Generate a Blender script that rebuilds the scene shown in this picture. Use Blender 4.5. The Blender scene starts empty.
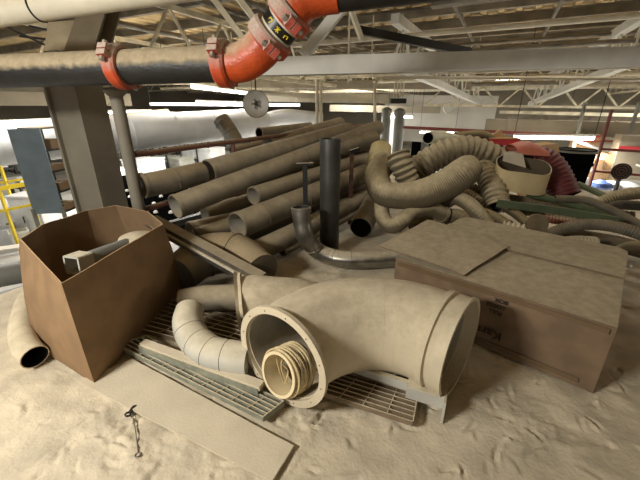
import bpy, math, random
from mathutils import Vector, Matrix, noise
random.seed(7)
C = bpy.context.scene.collection
H = 1.5; F = 340.0; TH = math.radians(21.5); cs, sn = math.cos(TH), math.sin(TH)
A = Vector((.454, .891, 0)).normalized(); B = Vector((A.y, -A.x, 0)); Z = Vector((0, 0, 1))
ZF = -2.2                                   # hall floor level
# ---------- surveying helpers: where a sight line meets a plane ----------
def ray(px, py):
    u = (px-320)/F; v = (240-py)/F
    return Vector((u, cs+sn*v, -sn+cs*v))
def W(px, py, t): return Vector((0, 0, H)) + ray(px, py)*t
def G(px, py, z=0.):
    d = ray(px, py); return Vector((0, 0, H)) + d*((z-H)/d.z)
def ab(a, b, z=0.): return A*a + B*b + Z*z
def V(*a): return Vector(a)
# ---------- materials ----------
def lin(h):
    h = h.lstrip('#'); c = [int(h[i:i+2], 16)/255 for i in (0, 2, 4)]
    return [x/12.92 if x <= .04045 else ((x+.055)/1.055)**2.4 for x in c] + [1]
DUST = '#c6bba1'
_m = {}
def mat(name, col, rough=.7, metal=0., dust=0., dcol=DUST, lo=.1, hi=.7, var=.12, scale=6., bump=.15, bscale=60.,
        emit=0., ecol=None, alpha=None, trans=0.):
    if name in _m: return _m[name]
    m = bpy.data.materials.new(name); m.use_nodes = True; nt = m.node_tree; N = nt.nodes; L = nt.links
    b = N['Principled BSDF']; b.inputs['Roughness'].default_value = rough; b.inputs['Metallic'].default_value = metal
    tc = N.new('ShaderNodeTexCoord')
    n1 = N.new('ShaderNodeTexNoise'); n1.inputs['Scale'].default_value = scale; n1.inputs['Detail'].default_value = 6
    L.new(tc.outputs['Object'], n1.inputs['Vector'])
    c = lin(col)
    mx = N.new('ShaderNodeMix'); mx.data_type = 'RGBA'
    mx.inputs[6].default_value = [x*(1-var) for x in c[:3]]+[1]; mx.inputs[7].default_value = [min(1, x*(1+var)) for x in c[:3]]+[1]
    r = N.new('ShaderNodeMapRange'); r.inputs[1].default_value = .35; r.inputs[2].default_value = .65
    L.new(n1.outputs['Fac'], r.inputs[0]); L.new(r.outputs[0], mx.inputs[0])
    out = mx.outputs[2]
    if dust > 0:
        g = N.new('ShaderNodeNewGeometry'); s = N.new('ShaderNodeSeparateXYZ'); L.new(g.outputs['Normal'], s.inputs[0])
        n2 = N.new('ShaderNodeTexNoise'); n2.inputs['Scale'].default_value = scale*1.7; n2.inputs['Detail'].default_value = 5
        L.new(tc.outputs['Object'], n2.inputs['Vector'])
        ad = N.new('ShaderNodeMath'); ad.operation = 'MULTIPLY_ADD'; ad.inputs[1].default_value = .5
        L.new(n2.outputs['Fac'], ad.inputs[0]); L.new(s.outputs['Z'], ad.inputs[2])
        mr = N.new('ShaderNodeMapRange'); mr.inputs[1].default_value = lo+.25; mr.inputs[2].default_value = hi+.25
        mr.inputs[4].default_value = dust
        L.new(ad.outputs[0], mr.inputs[0])
        m2 = N.new('ShaderNodeMix'); m2.data_type = 'RGBA'; 
        n4 = N.new('ShaderNodeTexNoise'); n4.inputs['Scale'].default_value = scale*2.3; n4.inputs['Detail'].default_value = 8; n4.inputs['Roughness'].default_value = .7
        L.new(tc.outputs['Object'], n4.inputs['Vector']); r4 = N.new('ShaderNodeMapRange'); r4.inputs[1].default_value = .3; r4.inputs[2].default_value = .7
        L.new(n4.outputs['Fac'], r4.inputs[0]); m4 = N.new('ShaderNodeMix'); m4.data_type = 'RGBA'; dc_ = lin(dcol)
        m4.inputs[6].default_value = [x*y for x, y in zip(dc_[:3], (.72, .70, .66))]+[1]; m4.inputs[7].default_value = [min(1, x*1.12) for x in dc_[:3]]+[1]
        L.new(r4.outputs[0], m4.inputs[0]); L.new(m4.outputs[2], m2.inputs[7])
        L.new(mr.outputs[0], m2.inputs[0]); L.new(out, m2.inputs[6]); out = m2.outputs[2]
        if metal > 0:
            k = N.new('ShaderNodeMath'); k.operation = 'MULTIPLY_ADD'; k.inputs[1].default_value = -metal; k.inputs[2].default_value = metal
            L.new(mr.outputs[0], k.inputs[0]); L.new(k.outputs[0], b.inputs['Metallic'])
        k = N.new('ShaderNodeMath'); k.operation = 'MULTIPLY_ADD'; k.inputs[1].default_value = (.95-rough); k.inputs[2].default_value = rough
        L.new(mr.outputs[0], k.inputs[0]); L.new(k.outputs[0], b.inputs['Roughness'])
    L.new(out, b.inputs['Base Color'])
    if bump:
        n3 = N.new('ShaderNodeTexNoise'); n3.inputs['Scale'].default_value = bscale; n3.inputs['Detail'].default_value = 4
        L.new(tc.outputs['Object'], n3.inputs['Vector'])
        bp = N.new('ShaderNodeBump'); bp.inputs['Strength'].default_value = bump; bp.inputs['Distance'].default_value = .01
        L.new(n3.outputs['Fac'], bp.inputs['Height']); L.new(bp.outputs[0], b.inputs['Normal'])
    if emit:
        b.inputs['Emission Color'].default_value = lin(ecol or col); b.inputs['Emission Strength'].default_value = emit
    _m[name] = m
    if name in ('table_black', 'black_plastic'): b.inputs['Specular IOR Level'].default_value = 0.
    return m
M = dict(
 floor=mat('dust_floor', '#c3b8a0', .95, var=.16, scale=5.5, bump=.45, bscale=60),
 board=mat('dusty_board', '#c5baa2', .95, var=.06, scale=5, bump=.25, bscale=70),
 hallfloor=mat('hall_concrete', '#b4b3ad', .5, var=.15, scale=.8, bump=.05, bscale=8),
 gtan=mat('tan_grey_duct', '#857c69', .6, var=.12, scale=1.5),
 wallb=mat('dim_wall', '#8f8878', .85, var=.15, scale=.6, bump=.05),
 wallw=mat('pale_wall', '#c9c7c0', .85, var=.08, scale=.8, bump=.05),
 wall=mat('hall_wall', '#8a8274', .85, var=.12, scale=.6, bump=.05, bscale=5),
 deck=mat('roof_deck', '#b39c72', .8, var=.2, scale=2., bump=.05),
 purlin=mat('purlin_paint', '#7d7565', .7, var=.25, scale=2.5, bump=.05),
 truss=mat('truss_paint', '#c4bba2', .7, var=.25, scale=3, dust=.7, dcol='#a8987a'),
 trussdark=mat('dark_truss', '#5d564a', .75, var=.3, scale=3, dust=.8, dcol='#8f8064', lo=.2),
 white=mat('white_paint', '#c9c8c0', .5, var=.06, scale=5, dust=.5, dcol='#c8bea2', lo=.1, hi=.6),
 whitepipe=mat('white_pipe', '#c4bda9', .55, var=.08, scale=5, dust=.8, lo=-.2, hi=.5),
 blackpipe=mat('black_pipe', '#1e1d1b', .5, var=.3, scale=9, dust=1., dcol='#a99b80', lo=-.08, hi=.22, bump=.3),
 orange=mat('orange_paint', '#b34518', .4, var=.12, scale=12, dust=.9, dcol='#bda68a', lo=-.02, hi=.5, bump=.3),
 orangedust=mat('orange_clamp', '#b0431d', .5, var=.15, scale=20, dust=.95, dcol='#b7998c', lo=-.35, hi=.35),
 clamp=mat('clamp_cast', '#a34434', .6, var=.25, scale=30, dust=.95, dcol='#baaa9c', lo=-.55, hi=.2),
 bolt=mat('bolt_steel', '#9a958a', .5, .5, dust=.6),
 label=mat('black_label', '#0f0f0e', .4, bump=0), yellow=mat('yellow_print', '#d9c420', .5, bump=0),
 duct=mat('dusty_galvanised', '#9a9588', .5, .25, var=.12, scale=5, dust=1., lo=-.45, hi=.15, bump=.12),
 ductin=mat('duct_inside', '#9d998f', .6, .1, var=.2, scale=6, dust=.7, lo=.2, hi=.9, dcol='#b3a384'),
 cream=mat('cream_duct', '#c6baa0', .8, var=.06, scale=4, dust=.9, lo=-.2, hi=.5, bump=.12),
 pipe=mat('dusty_pipe', '#6f6858', .6, .25, var=.25, scale=3.5, dust=.95, dcol='#a3977e', lo=-.15, hi=.65, bump=.1),
 pipedark=mat('dark_dusty_pipe', '#6d665a', .6, .3, var=.3, scale=3, dust=.85, dcol='#a29272', lo=-.1, hi=.7, bump=.1),
 black=mat('dark_steel_pipe', '#4d4d4a', .38, .65, var=.25, scale=4, dust=.35, lo=.4, hi=.9),
 post=mat('black_post', '#1c1c1b', .6, .2, dust=.7, lo=.3), rust=mat('rusty_post', '#4c3120', .8, var=.4, scale=15, dust=.5, lo=.3),
 galv=mat('galvanised', '#8d8a82', .3, .85, var=.25, scale=9, dust=.8, lo=.3, hi=.8, bump=.05),
 paint=mat('grey_white_duct', '#b9b8ae', .5, .1, var=.06, scale=5, dust=.8, lo=.1, hi=.9, dcol='#cbc1a6'),
 hose=mat('tan_hose', '#5f5540', .8, var=.1, scale=7, dust=.95, dcol='#bbae8e', lo=-.05, hi=.6, bump=.1),  # dust on top; base darkened partly for shade on the undersides
 hosed=mat('brown_hose', '#554a36', .8, var=.12, scale=7, dust=.9, dcol='#a3946f', lo=.1, hi=.9, bump=.1),
 hosew=mat('pale_ribbed_hose', '#c9bd9d', .8, var=.08, scale=7, dust=.6, lo=.3),
 hosered=mat('maroon_hose', '#5a1d22', .45, var=.2, scale=8, dust=.35, dcol='#a9806a', lo=.55, hi=1.),
 redsheet=mat('salmon_sheet', '#bf7059', .6, var=.1, scale=6), redrust=mat('hose_rust', '#80503a', .8, var=.15, dust=.7, lo=.2),
 hosegrey=mat('grey_hose', '#5b5546', .6, var=.2, scale=8, dust=.7, dcol='#8d8066', lo=.2, hi=.9),
 hoseblack=mat('black_hose', '#2b2a24', .55, var=.2, scale=8, dust=.5, dcol='#7d7158', lo=.4, hi=1.),
 green=mat('green_strip', '#4f5a42', .6, var=.15, scale=9, dust=.45, dcol='#8f8a66', lo=.3, hi=1.),
 greenhose=mat('green_hose', '#4c5a3c', .6, var=.15, scale=9, dust=.5, dcol='#8f8a66', lo=.3, hi=1.),
 sleeve=mat('cream_sleeve', '#b7a67d', .8, var=.08, scale=6, dust=.6, lo=.2),
 paper=mat('pale_sheet', '#b9b09b', .8, var=.05),
 card=mat('cardboard', '#84694a', .8, var=.12, scale=7, dust=.55, dcol='#b09b7a', lo=.3, hi=.9, bump=.1, bscale=30),
 cardin=mat('cardboard_inside', '#7e664a', .85, var=.1, scale=5, dust=.8, lo=.2, hi=.8),
 cardedge=mat('cardboard_edge', '#b3936a', .85, var=.1),
 cardR=mat('dusty_cardboard', '#74604a', .85, var=.16, scale=7, dust=1., dcol='#b0a48a', lo=.2, hi=.7, bump=.1, bscale=40),
 tape=mat('clear_tape', '#6e5b45', .15, var=.05, bump=.3, bscale=40),
 ink=mat('black_ink', '#241c14', .7, bump=0),
 gratebrown=mat('brown_dusty_grating', '#7d6d58', .7, .1, var=.15, scale=12, dust=1., lo=.1, hi=.5),
 grate=mat('galvanised_grating', '#6f776b', .6, .1, var=.15, scale=12, dust=1., lo=-.15, hi=.5, bump=.1),
 rail=mat('guardrail_paint', '#6a4434', .6, var=.2, dust=.8, dcol='#97805f', lo=.2, hi=.9),
 red=mat('red_paint', '#6e2b22', .6, var=.15, dust=.4, dcol='#97805f', lo=.4, hi=1.),
 colm=mat('column_paint', '#777163', .7, var=.14, scale=2.5, dust=.3, dcol='#a39271', lo=.2),
 blue=mat('blue_grey_steel', '#74838a', .5, .1, var=.12, scale=4, bump=.05),
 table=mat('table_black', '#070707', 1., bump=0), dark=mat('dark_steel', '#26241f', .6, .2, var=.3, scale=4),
 wduct=mat('white_insulated_duct', '#d6d8d8', .5, var=.08, scale=2, dust=.6, dcol='#a29a88', lo=.5, hi=1.),
 gduct=mat('long_grey_duct', '#8d8675', .6, .1, var=.14, scale=1.5, dust=.7, dcol='#9b8b6c', lo=.2, hi=.9),
 mach=mat('white_machine', '#c4c6c5', .45, var=.08, scale=2), machg=mat('grey_machine', '#77786f', .6, var=.2, scale=2),
 yel=mat('yellow_guard', '#c9b024', .5, var=.1), bluebag=mat('blue_bag', '#3a548a', .6, var=.2),
 wheel=mat('white_wheel', '#ecece8', .5, var=.05, bump=0), redb=mat('red_carton', '#b02b32', .6, var=.1),
 binm=mat('black_plastic', '#0c0d0e', .6, var=.2), skin=mat('lamp_tube', '#ffffff', .5, bump=0, emit=9., ecol='#fff6e4'),
 pal=mat('pale_hose', '#c7c8b0', .6, var=.08, dust=.5, lo=.3), glowm=mat('bluish_glow', '#ffffff', .3, bump=0, emit=1.3, ecol='#f4f6ff'),
 rope=mat('cream_rope', '#d0bd92', .8, var=.15, scale=25, bump=.3, bscale=150), ropein=mat('spool_cream', '#dccba4', .7, var=.06),
 pic=mat('yellow_tub', '#cfbf86', .6, var=.08, dust=.3), ring=mat('zinc', '#a6a49c', .35, .8),
 hook=mat('black_iron', '#2a2823', .5, .3, var=.3),
)
# ---------- mesh collector ----------
class MB:
    def __init__(s): s.v = []; s.f = []; s.m = []; s.mats = []
    def mi(s, m):
        if m not in s.mats: s.mats.append(m)
        return s.mats.index(m)
    def add(s, vs, fs, m):
        o = len(s.v); s.v += [Vector(v) for v in vs]; k = s.mi(m)
        for f in fs: s.f.append([i+o for i in f]); s.m.append(k)
        return s
    def box(s, c, x, y, z, m):      # centre + half-axis vectors
        c, x, y, z = Vector(c), Vector(x), Vector(y), Vector(z)
        if x.cross(y).dot(z) < 0: x = -x
        vs = [c+x*i+y*j+z*k for k in (-1, 1) for j in (-1, 1) for i in (-1, 1)]
        return s.add(vs, [(0, 2, 3, 1), (4, 5, 7, 6), (0, 1, 5, 4), (2, 6, 7, 3), (0, 4, 6, 2), (1, 3, 7, 5)], m)
    def bar(s, p, q, w, h, m, up=Z):   # rectangular bar p->q
        p, q = Vector(p), Vector(q); d = (q-p); n = d.normalized(); u = Vector(up)
        if abs(n.dot(u)) > .95: u = V(1, 0, 0)
        sd = n.cross(u).normalized(); u = sd.cross(n)
        return s.box((p+q)/2, d/2, sd*w/2, u*h/2, m)
    def ibar(s, p, q, w, h, t, m, up=Z):
        p, q = Vector(p), Vector(q); n = (q-p).normalized(); sd = n.cross(Vector(up)).normalized(); u = sd.cross(n)
        s.bar(p, q, t, h-2*t, m, u); s.bar(p+u*(h-t)/2, q+u*(h-t)/2, w, t, m, u); s.bar(p-u*(h-t)/2, q-u*(h-t)/2, w, t, m, u)
        return s
    def prism(s, pts, off, m):      # polygon extruded by vector
        n = len(pts); pts = [Vector(p) for p in pts]; off = Vector(off)
        nn = sum(((pts[i]-pts[0]).cross(pts[(i+1) % n]-pts[0]) for i in range(n)), Vector((0, 0, 0)))
        if nn.dot(off) > 0: pts = pts[::-1]
        vs = pts+[p+off for p in pts]
        fs = [tuple(range(n)), tuple(range(2*n-1, n-1, -1))]+[(i, i+n, (i+1) % n+n, (i+1) % n) for i in range(n)]
        return s.add(vs, fs, m)
    def tube(s, pts, r, m, seg=20, th=0., m_in=None, n=None, step=None, rib=0., pitch=.04, smooth=True, sq=1., caps=True, wob=0., rows=None):
        P = path(pts, step or .05, smooth)
        rr = r if callable(r) else (lambda t: r)
        if isinstance(r, (list, tuple)) and len(r) == len(pts) and len(r) > 2:
            cl = [0.]
            for i in range(1, len(pts)): cl.append(cl[-1]+(Vector(pts[i])-Vector(pts[i-1])).length)
            def rr(t, R=list(r), K=[x/cl[-1] for x in cl]):
                i = 0
                while i < len(K)-2 and t > K[i+1]+1e-5: i += 1
                x = min(1, max(0, (t-K[i])/max(K[i+1]-K[i], 1e-6))); return R[i]*(1-x)+R[i+1]*x
        elif isinstance(r, (list, tuple)):
            def rr(t, R=list(r)):
                x = t*(len(R)-1); i = min(int(x), len(R)-2); return R[i]*(1-(x-i))+R[i+1]*(x-i)
        fr = frames(P); L = [0.]
        for i in range(1, len(P)): L.append(L[-1]+(P[i]-P[i-1]).length)
        def ringset(off):
            vs = []
            for i, p in enumerate(P):
                R = rr(L[i]/max(L[-1], 1e-6))-off
                if rib: R += rib*math.sin(L[i]*2*math.pi/pitch)
                a, b = fr[i]
                for k in range(seg):
                    an = 2*math.pi*k/seg
                    q = R
                    if wob: q = R*(1+wob*noise.noise(V(p.x*4+math.cos(an), p.y*4+math.sin(an), p.z*4)))
                    vs.append(p+a*math.cos(an)*q+b*math.sin(an)*q*sq)
            return vs
        def side(nr, flip):
            fs = []
            for i in range(nr-1):
                for k in range(seg):
                    k2 = (k+1) % seg
                    f = (i*seg+k, i*seg+k2, (i+1)*seg+k2, (i+1)*seg+k)
                    fs.append(f[::-1] if flip else f)
            return fs
        nr = len(P); vo = ringset(0)
        s.add(vo, side(nr, False), m); 
        if th > 0:
            vi = ringset(th); s.add(vi, side(nr, True), m_in or m)
            e = vo[:seg]+vi[:seg]; s.add(e, [(k, k+seg, (k+1) % seg+seg, (k+1) % seg) for k in range(seg)], m)
            e = vo[-seg:]+vi[-seg:]; s.add(e, [((k+1) % seg, (k+1) % seg+seg, k+seg, k) for k in range(seg)], m)
        elif caps:
            s.add(vo[:seg], [tuple(range(seg-1, -1, -1))], m); s.add(vo[-seg:], [tuple(range(seg))], m)
        return s
    def disc(s, c, ax, r, h, m, seg=24, r2=None):
        ax = Vector(ax).normalized(); return s.tube([Vector(c)-ax*h/2, Vector(c)+ax*h/2], (r, r2 or r), m, seg, smooth=False, step=10)
    def ring(s, c, ax, r, rin, h, m, seg=32):
        ax = Vector(ax).normalized(); return s.tube([Vector(c)-ax*h/2, Vector(c)+ax*h/2], r, m, seg, th=r-rin, smooth=False, step=10)
    def torus(s, c, ax, R, r, m, seg=28, ss=8, arc=1., ph=0.):
        ax = Vector(ax).normalized(); a, b = basis(ax); c = Vector(c); n = max(3, int(seg*arc))
        pts = [c+(a*math.cos(ph+2*math.pi*arc*i/n)+b*math.sin(ph+2*math.pi*arc*i/n))*R for i in range(n+1)]
        return s.tube(pts, r, m, ss, smooth=False, step=10, caps=arc < 1)
def basis(ax):
    u = Z if abs(ax.dot(Z)) < .9 else V(1, 0, 0); a = ax.cross(u).normalized(); return a, ax.cross(a).normalized()
def path(pts, step, smooth=True):
    P = [Vector(p) for p in pts]
    if len(P) == 2 or not smooth:
        out = [P[0]]
        for i in range(len(P)-1):
            n = max(1, int(math.ceil((P[i+1]-P[i]).length/step)))
            out += [P[i].lerp(P[i+1], k/n) for k in range(1, n+1)]
        return out
    E = [P[0]*2-P[1]]+P+[P[-1]*2-P[-2]]; out = [P[0]]
    for i in range(1, len(E)-2):
        p0, p1, p2, p3 = E[i-1:i+3]; n = max(2, int(math.ceil((p2-p1).length/step)))
        for k in range(1, n+1):
            t = k/n
            out.append(.5*((2*p1)+(p2-p0)*t+(2*p0-5*p1+4*p2-p3)*t*t+(3*p1-p0-3*p2+p3)*t**3))
    return out
def frames(P):
    n = len(P); T = [(P[min(i+1, n-1)]-P[max(i-1, 0)]).normalized() for i in range(n)]
    a, b = basis(T[0]); out = []
    for i in range(n):
        a = (a-T[i]*a.dot(T[i])).normalized(); b = T[i].cross(a); out.append((a, b))
    return out
# ---------- objects ----------
WL = {}
def link(name, mb, parent=None, label=None, cat=None, group=None, kind=None, smooth=38):
    me = bpy.data.meshes.new(name)
    if parent is None:
        xs = [v.x for v in mb.v]; ys = [v.y for v in mb.v]; zs = [v.z for v in mb.v]
        o0 = V((min(xs)+max(xs))/2, (min(ys)+max(ys))/2, min(zs))
    else: o0 = WL[parent.name]
    me.from_pydata([v-o0 for v in mb.v], [], mb.f)
    for m in mb.mats: me.materials.append(m)
    me.polygons.foreach_set('material_index', mb.m)
    if smooth:
        me.polygons.foreach_set('use_smooth', [True]*len(me.polygons))
        me.set_sharp_from_angle(angle=math.radians(smooth))
    me.update()
    o = bpy.data.objects.new(name, me); C.objects.link(o)
    if parent is None: o.location = o0
    else: o.parent = parent
    WL[o.name] = o0
    props(o, label, cat, group, kind); return o
def props(o, label=None, cat=None, group=None, kind=None):
    for k, v in (('label', label), ('category', cat), ('group', group), ('kind', kind)):
        if v: o[k] = v
def empty(name, loc, label, cat, group=None):
    o = bpy.data.objects.new(name, None); C.objects.link(o); o.location = loc; WL[o.name] = Vector(loc)
    o.empty_display_size = .1; props(o, label, cat, group); return o
def copy_tree(o, loc, label=None):
    r = o.copy(); C.objects.link(r); r.location = loc
    if label: r['label'] = label
    for ch in list(o.children):
        c = ch.copy(); C.objects.link(c); c.parent = r
        for g in list(ch.children):
            d = g.copy(); C.objects.link(d); d.parent = c
    return r

# =====================================================================
# SETTING
# =====================================================================
def lerp_list(a, b, st):
    n = max(1, int(round((b-a)/st))); return [a+(b-a)*i/n for i in range(n)]
As = lerp_list(-1.0, -.4, .06)+lerp_list(-.4, 2.4, .0105)+lerp_list(2.4, 3.6, .02)+lerp_list(3.6, 8.2, .08)+[8.2]
Bs = lerp_list(-3.6, -2.78, .05)+lerp_list(-2.78, -2.0, .02)+lerp_list(-2.0, 1.0, .0105)+lerp_list(1.0, 1.8, .02)+lerp_list(1.8, 7., .08)+[7.]
scuff = []
rs = random.Random(3)
for i in range(420):
    a0 = rs.uniform(-.4, 2.5); b0 = rs.uniform(-2.1, 1.3); an = rs.uniform(0, 6.28); ln = rs.uniform(.02, .09); rad = rs.uniform(.05, .3)
    scuff.append((a0, b0, an, ln, rad, rs.uniform(.008, .015), rs.uniform(.006, .015)))
grid = {}
for sidx, sc in enumerate(scuff):
    R_ = sc[3]+.06
    for i in range(int((sc[0]-R_)/.2)-1, int((sc[0]+R_)/.2)+2):
        for j in range(int((sc[1]-R_)/.2)-1, int((sc[1]+R_)/.2)+2): grid.setdefault((i, j), []).append(sc)
def hgt(a, b):
    z = .010*noise.noise(V(a*1.3, b*1.3, 0))+.006*noise.noise(V(a*5, b*5, 3))
    if a < 3.3 and b < 1.8:
        k = noise.noise(V(a*2.1, b*2.1, 9))
        z += (.003+.009*max(0, k))*noise.noise(V(a*12, b*12, 5))+(.0015+.012*max(0, k-.05))*noise.noise(V(a*38+3*k, b*38, 8))
        z += .02*max(0, noise.noise(V(a*9+2*k, b*9, 7)))*max(0, k+.35)
        for (a0, b0, an, ln, rad, w, d) in grid.get((int(a/.2), int(b/.2)), ()):
            ca, sa = math.cos(an), math.sin(an); x = (a-a0)*ca+(b-b0)*sa; y = -(a-a0)*sa+(b-b0)*ca
            y -= x*x/(2*rad)
            if abs(x) < ln and abs(y) < 4*w:
                f = 1-(x/ln)**2
                z += f*d*(-math.exp(-(y/w)**2)+.7*math.exp(-((y-1.8*w)/w)**2))
    return z
mb = MB(); vs = []; fs = []; nb = len(Bs)
keep = lambda a, b: b >= -2.79 or a <= 1.9
for a in As:
    for b in Bs: vs.append(ab(a, b, hgt(a, b)-.012))
for i in range(len(As)-1):
    for j in range(nb-1):
        if keep(As[i+1], Bs[j]): fs.append((i*nb+j, (i+1)*nb+j, (i+1)*nb+j+1, i*nb+j+1))
mb.add(vs, fs, M['floor'])
link('floor', mb, kind='structure', smooth=60)
mb = MB()
mb.prism([ab(-1, -3.6, -.03), ab(-1, 7, -.03), ab(8.2, 7, -.03), ab(8.2, -2.78, -.03), ab(1.9, -2.78, -.03), ab(1.9, -3.6, -.03)], -Z*.15, M['purlin'])
link('platform_slab', mb, kind='structure', smooth=0)
mb = MB(); mb.prism([ab(-8, -30, ZF), ab(-8, 26, ZF), ab(36, 26, ZF), ab(36, -30, ZF)], -Z*.1, M['hallfloor']); link('hall_floor', mb, kind='structure', smooth=0)
mb = MB(); mb.box(ab(36.1, -2, .8), B*28, A*.1, Z*3.2, M['wallb']); link('wall_back', mb, kind='structure', smooth=0)
mb = MB(); mb.box(ab(14, -30.1, .8), A*22, B*.1, Z*3.2, M['wall']); link('wall_left', mb, kind='structure', smooth=0)
mb = MB(); mb.box(ab(14, 26.1, .8), A*22, B*.1, Z*3.2, M['wall']); link('wall_right', mb, kind='structure', smooth=0)
# ribbed roof deck, ribs run with the trusses
mb = MB(); prof = []; b = -30.
while b < 26:
    prof += [(b, 3.75), (b+.20, 3.75), (b+.24, 3.70), (b+.36, 3.70)]; b += .4
vs = []
for a in (-8, 36):
    for (bb, zz) in prof: vs.append(ab(a, bb, zz))
n = len(prof); mb.add(vs, [(i, i+1, n+i+1, n+i) for i in range(n-1)], M['deck']); link('ceiling', mb, kind='structure', smooth=0)

# purlins (run across) - one object each
k = 0
for a in [3.2, 4.8, 6.4, 8.0, 9.6, 11.2, 12.8, 14.4, 16.4, 18.8, 21.4, 24.4, 28]:
    mb = MB(); p = ab(a, -26, 3.58); q = ab(a, 22, 3.58); mb.ibar(p, q, .12, .22, .025, M['purlin'])
    link('roof_purlin', mb, label='long painted steel purlin under the ribbed roof deck, running across the hall', cat='beam', group='roof purlins', smooth=0)
for (x0, y0, t0, x1, y1, t1, w_, h_, mt_, lb) in [(230, 84, 15, 470, 86, 14, .3, .28, 'gtan', 'tan duct high across the hall right of the round dish'), (262, 97, 20, 400, 99, 19, .4, .5, 'gduct', 'grey-brown duct in the far hall between dish and conduit'), (330, 108, 22, 440, 110, 21, .3, .4, 'gduct', 'short grey duct run far behind the vertical ducts'), (500, 118, 19, 700, 119, 15, .3, .35, 'pipedark', 'dark brown duct just above the long grey duct at right'), (560, 106, 18, 720, 110, 14, .3, .25, 'gtan', 'tan duct high at the far right edge'), (-60, 88, 13, 60, 91, 14, .3, .22, 'gduct', 'grey-brown duct at the far left edge under the dusty black pipe')]:
    mb = MB(); mb.bar(W(x0, y0, t0), W(x1, y1, t1), w_, h_, M[mt_]); link('service_duct', mb, label=lb, cat='duct', smooth=0)
# main trusses, run away from the camera
def truss(P0, dirv, length, ztop, zbot, bay, mt, label, group, chord=.09, web=.045, step=1.2):
    root = empty('roof_truss', P0+Z*zbot, label, 'truss', group); e = P0+dirv*length
    mb = MB(); mb.bar(P0+Z*zbot, e+Z*zbot, chord, chord, mt); link('bottom_chord', mb, root, smooth=0)
    mb = MB(); mb.bar(P0+Z*ztop, e+Z*ztop, chord, chord, mt); link('top_chord', mb, root, smooth=0)
    n = int(length/step); w0 = None
    for sgn in (0, 1):
        pr = None
        for i in range(n):
            p = P0+dirv*(i*step); a_ = p+Z*(zbot if sgn == 0 else ztop); b_ = p+dirv*step*.5+Z*(ztop if sgn == 0 else zbot)
            if sgn == 1: a_ = p+dirv*step*.5+Z*ztop; b_ = p+dirv*step+Z*zbot
            if pr is None:
                mb = MB(); mb.bar(a_, b_, web, web, mt); pr = link('web_diagonal', mb, root, smooth=0)
            else:
                c = pr.copy(); c.location = dirv*(i*step); C.objects.link(c); c.parent = root
    return root
tl = {-10.9: 'far left open-web roof truss running away above the white duct', -6.6: 'left open-web roof truss running away above the steel column',
      6.3: 'open-web roof truss at the right frame edge'}
for b, lb in tl.items():
    truss(ab(5.2, b), A, 28, 3.42, 2.3, 1, M['truss'], lb, 'lengthwise roof trusses', .11, .05, 1.6)
for (p_, q_, lb) in ((W(392, 63, 7.6), W(480, 103, 17.5), 'pale white roof truss slanting down and right under the white beam, left one of two'), (W(650, 54, 6.6), W(530, 104, 17.5), 'pale white roof truss slanting down and left under the white beam, right one of two')):
    truss(p_, (q_-p_).normalized(), (q_-p_).length, .85, 0, 1, M['white'], lb, 'two slanting white trusses', .19, .05, 1.3)
truss(W(425, 105, 16.5), (W(700, 109, 15)-W(425, 105, 16.5)).normalized(), 13.5, .85, 0, 1, M['truss'], 'pale zigzag joist across the hall where the two slanting white trusses meet', None, .1, .07, 1.7)
for i, (a, lb) in enumerate([(13.5, 'nearest open-web joist spanning across the hall under the roof'), (19, 'middle open-web joist spanning across the hall under the roof'), (26, 'farthest open-web joist spanning across the hall under the roof')]):
    truss(ab(a, -24), B, 44, 3.1, 2.55, 1, M['truss'], lb, 'crosswise roof joists', .09, .05, 1.5)

# clusters of thin hanger rods and conduits under the roof
rr_ = random.Random(11)
for i in range(16):
    a = rr_.uniform(7, 20); b = rr_.uniform(-12, 5); mb = MB(); mb.tube([ab(a, b, rr_.uniform(1.9, 2.6)), ab(a, b, 3.6)], .018, M['whitepipe'], 8, smooth=False, step=9)
    link('hanger_rod', mb, label='thin pale hanger rod dropping from the roof steel in the far hall', cat='rod', group='hanger rods in the far hall')
for i, (a, z, r, mm) in enumerate([(8.6, 2.95, .05, 'whitepipe'), (10.4, 2.8, .05, 'pipedark'), (15, 2.45, .07, 'whitepipe'), (17, 2.35, .08, 'pipedark'), (22, 2.4, .12, 'whitepipe'), (11.8, 3.15, .05, 'pipedark')]):
    mb = MB(); mb.tube([ab(a, -18, z), ab(a, 14, z)], r, M[mm], 12, smooth=False, step=40)
    link('service_pipe', mb, label='%s service pipe running across the hall under the roof, %s' % ('pale' if mm == 'whitepipe' else 'dark dusty', ['thin and nearest', 'second from the near end', 'third from the near end', 'fourth from the near end', 'thick and farthest', 'highest, just below the deck'][i]), cat='pipe', group='service pipes under the roof')
for i, (b, z, r) in enumerate([(-4.6, 3.3, .05), (-5.4, 3.32, .04), (-1.2, 3.3, .04), (-8.4, 3.3, .07), (.6, 3.32, .04), (3.6, 3.3, .05)]):
    mb = MB(); mb.tube([ab(5.5, b, z), ab(30, b, z)], r, M['pipedark'], 10, smooth=False, step=40)
    link('service_pipe', mb, label=['dark pipe running away under the roof just left of the pale truss', 'second dark pipe left of the pale truss, under the roof', 'thin dark pipe running away right of the pale truss', 'thick dark pipe running away above the steel column', 'thin dark pipe running away over the hose pile', 'dark pipe running away above the long grey duct'][i], cat='pipe', group='service pipes under the roof')

# =====================================================================
# OVERHEAD NEAR
# =====================================================================
# square white beam across the right half
t = 3.1
e0 = W(256, 66, 3.65); e1 = W(720, 54, 3.1)
root = empty('white_beam', (e0+e1)/2, 'long white painted steel beam crossing overhead from the orange elbow to the right edge', 'beam')
mb = MB(); mb.bar(e0, e1, .13, .15, M['white']); link('box_section', mb, root, smooth=0)
mb = MB(); mb.bar(e0-Z*.088, e1-Z*.088, .19, .022, M['white']); link('bottom_flange', mb, root, smooth=0)
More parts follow.
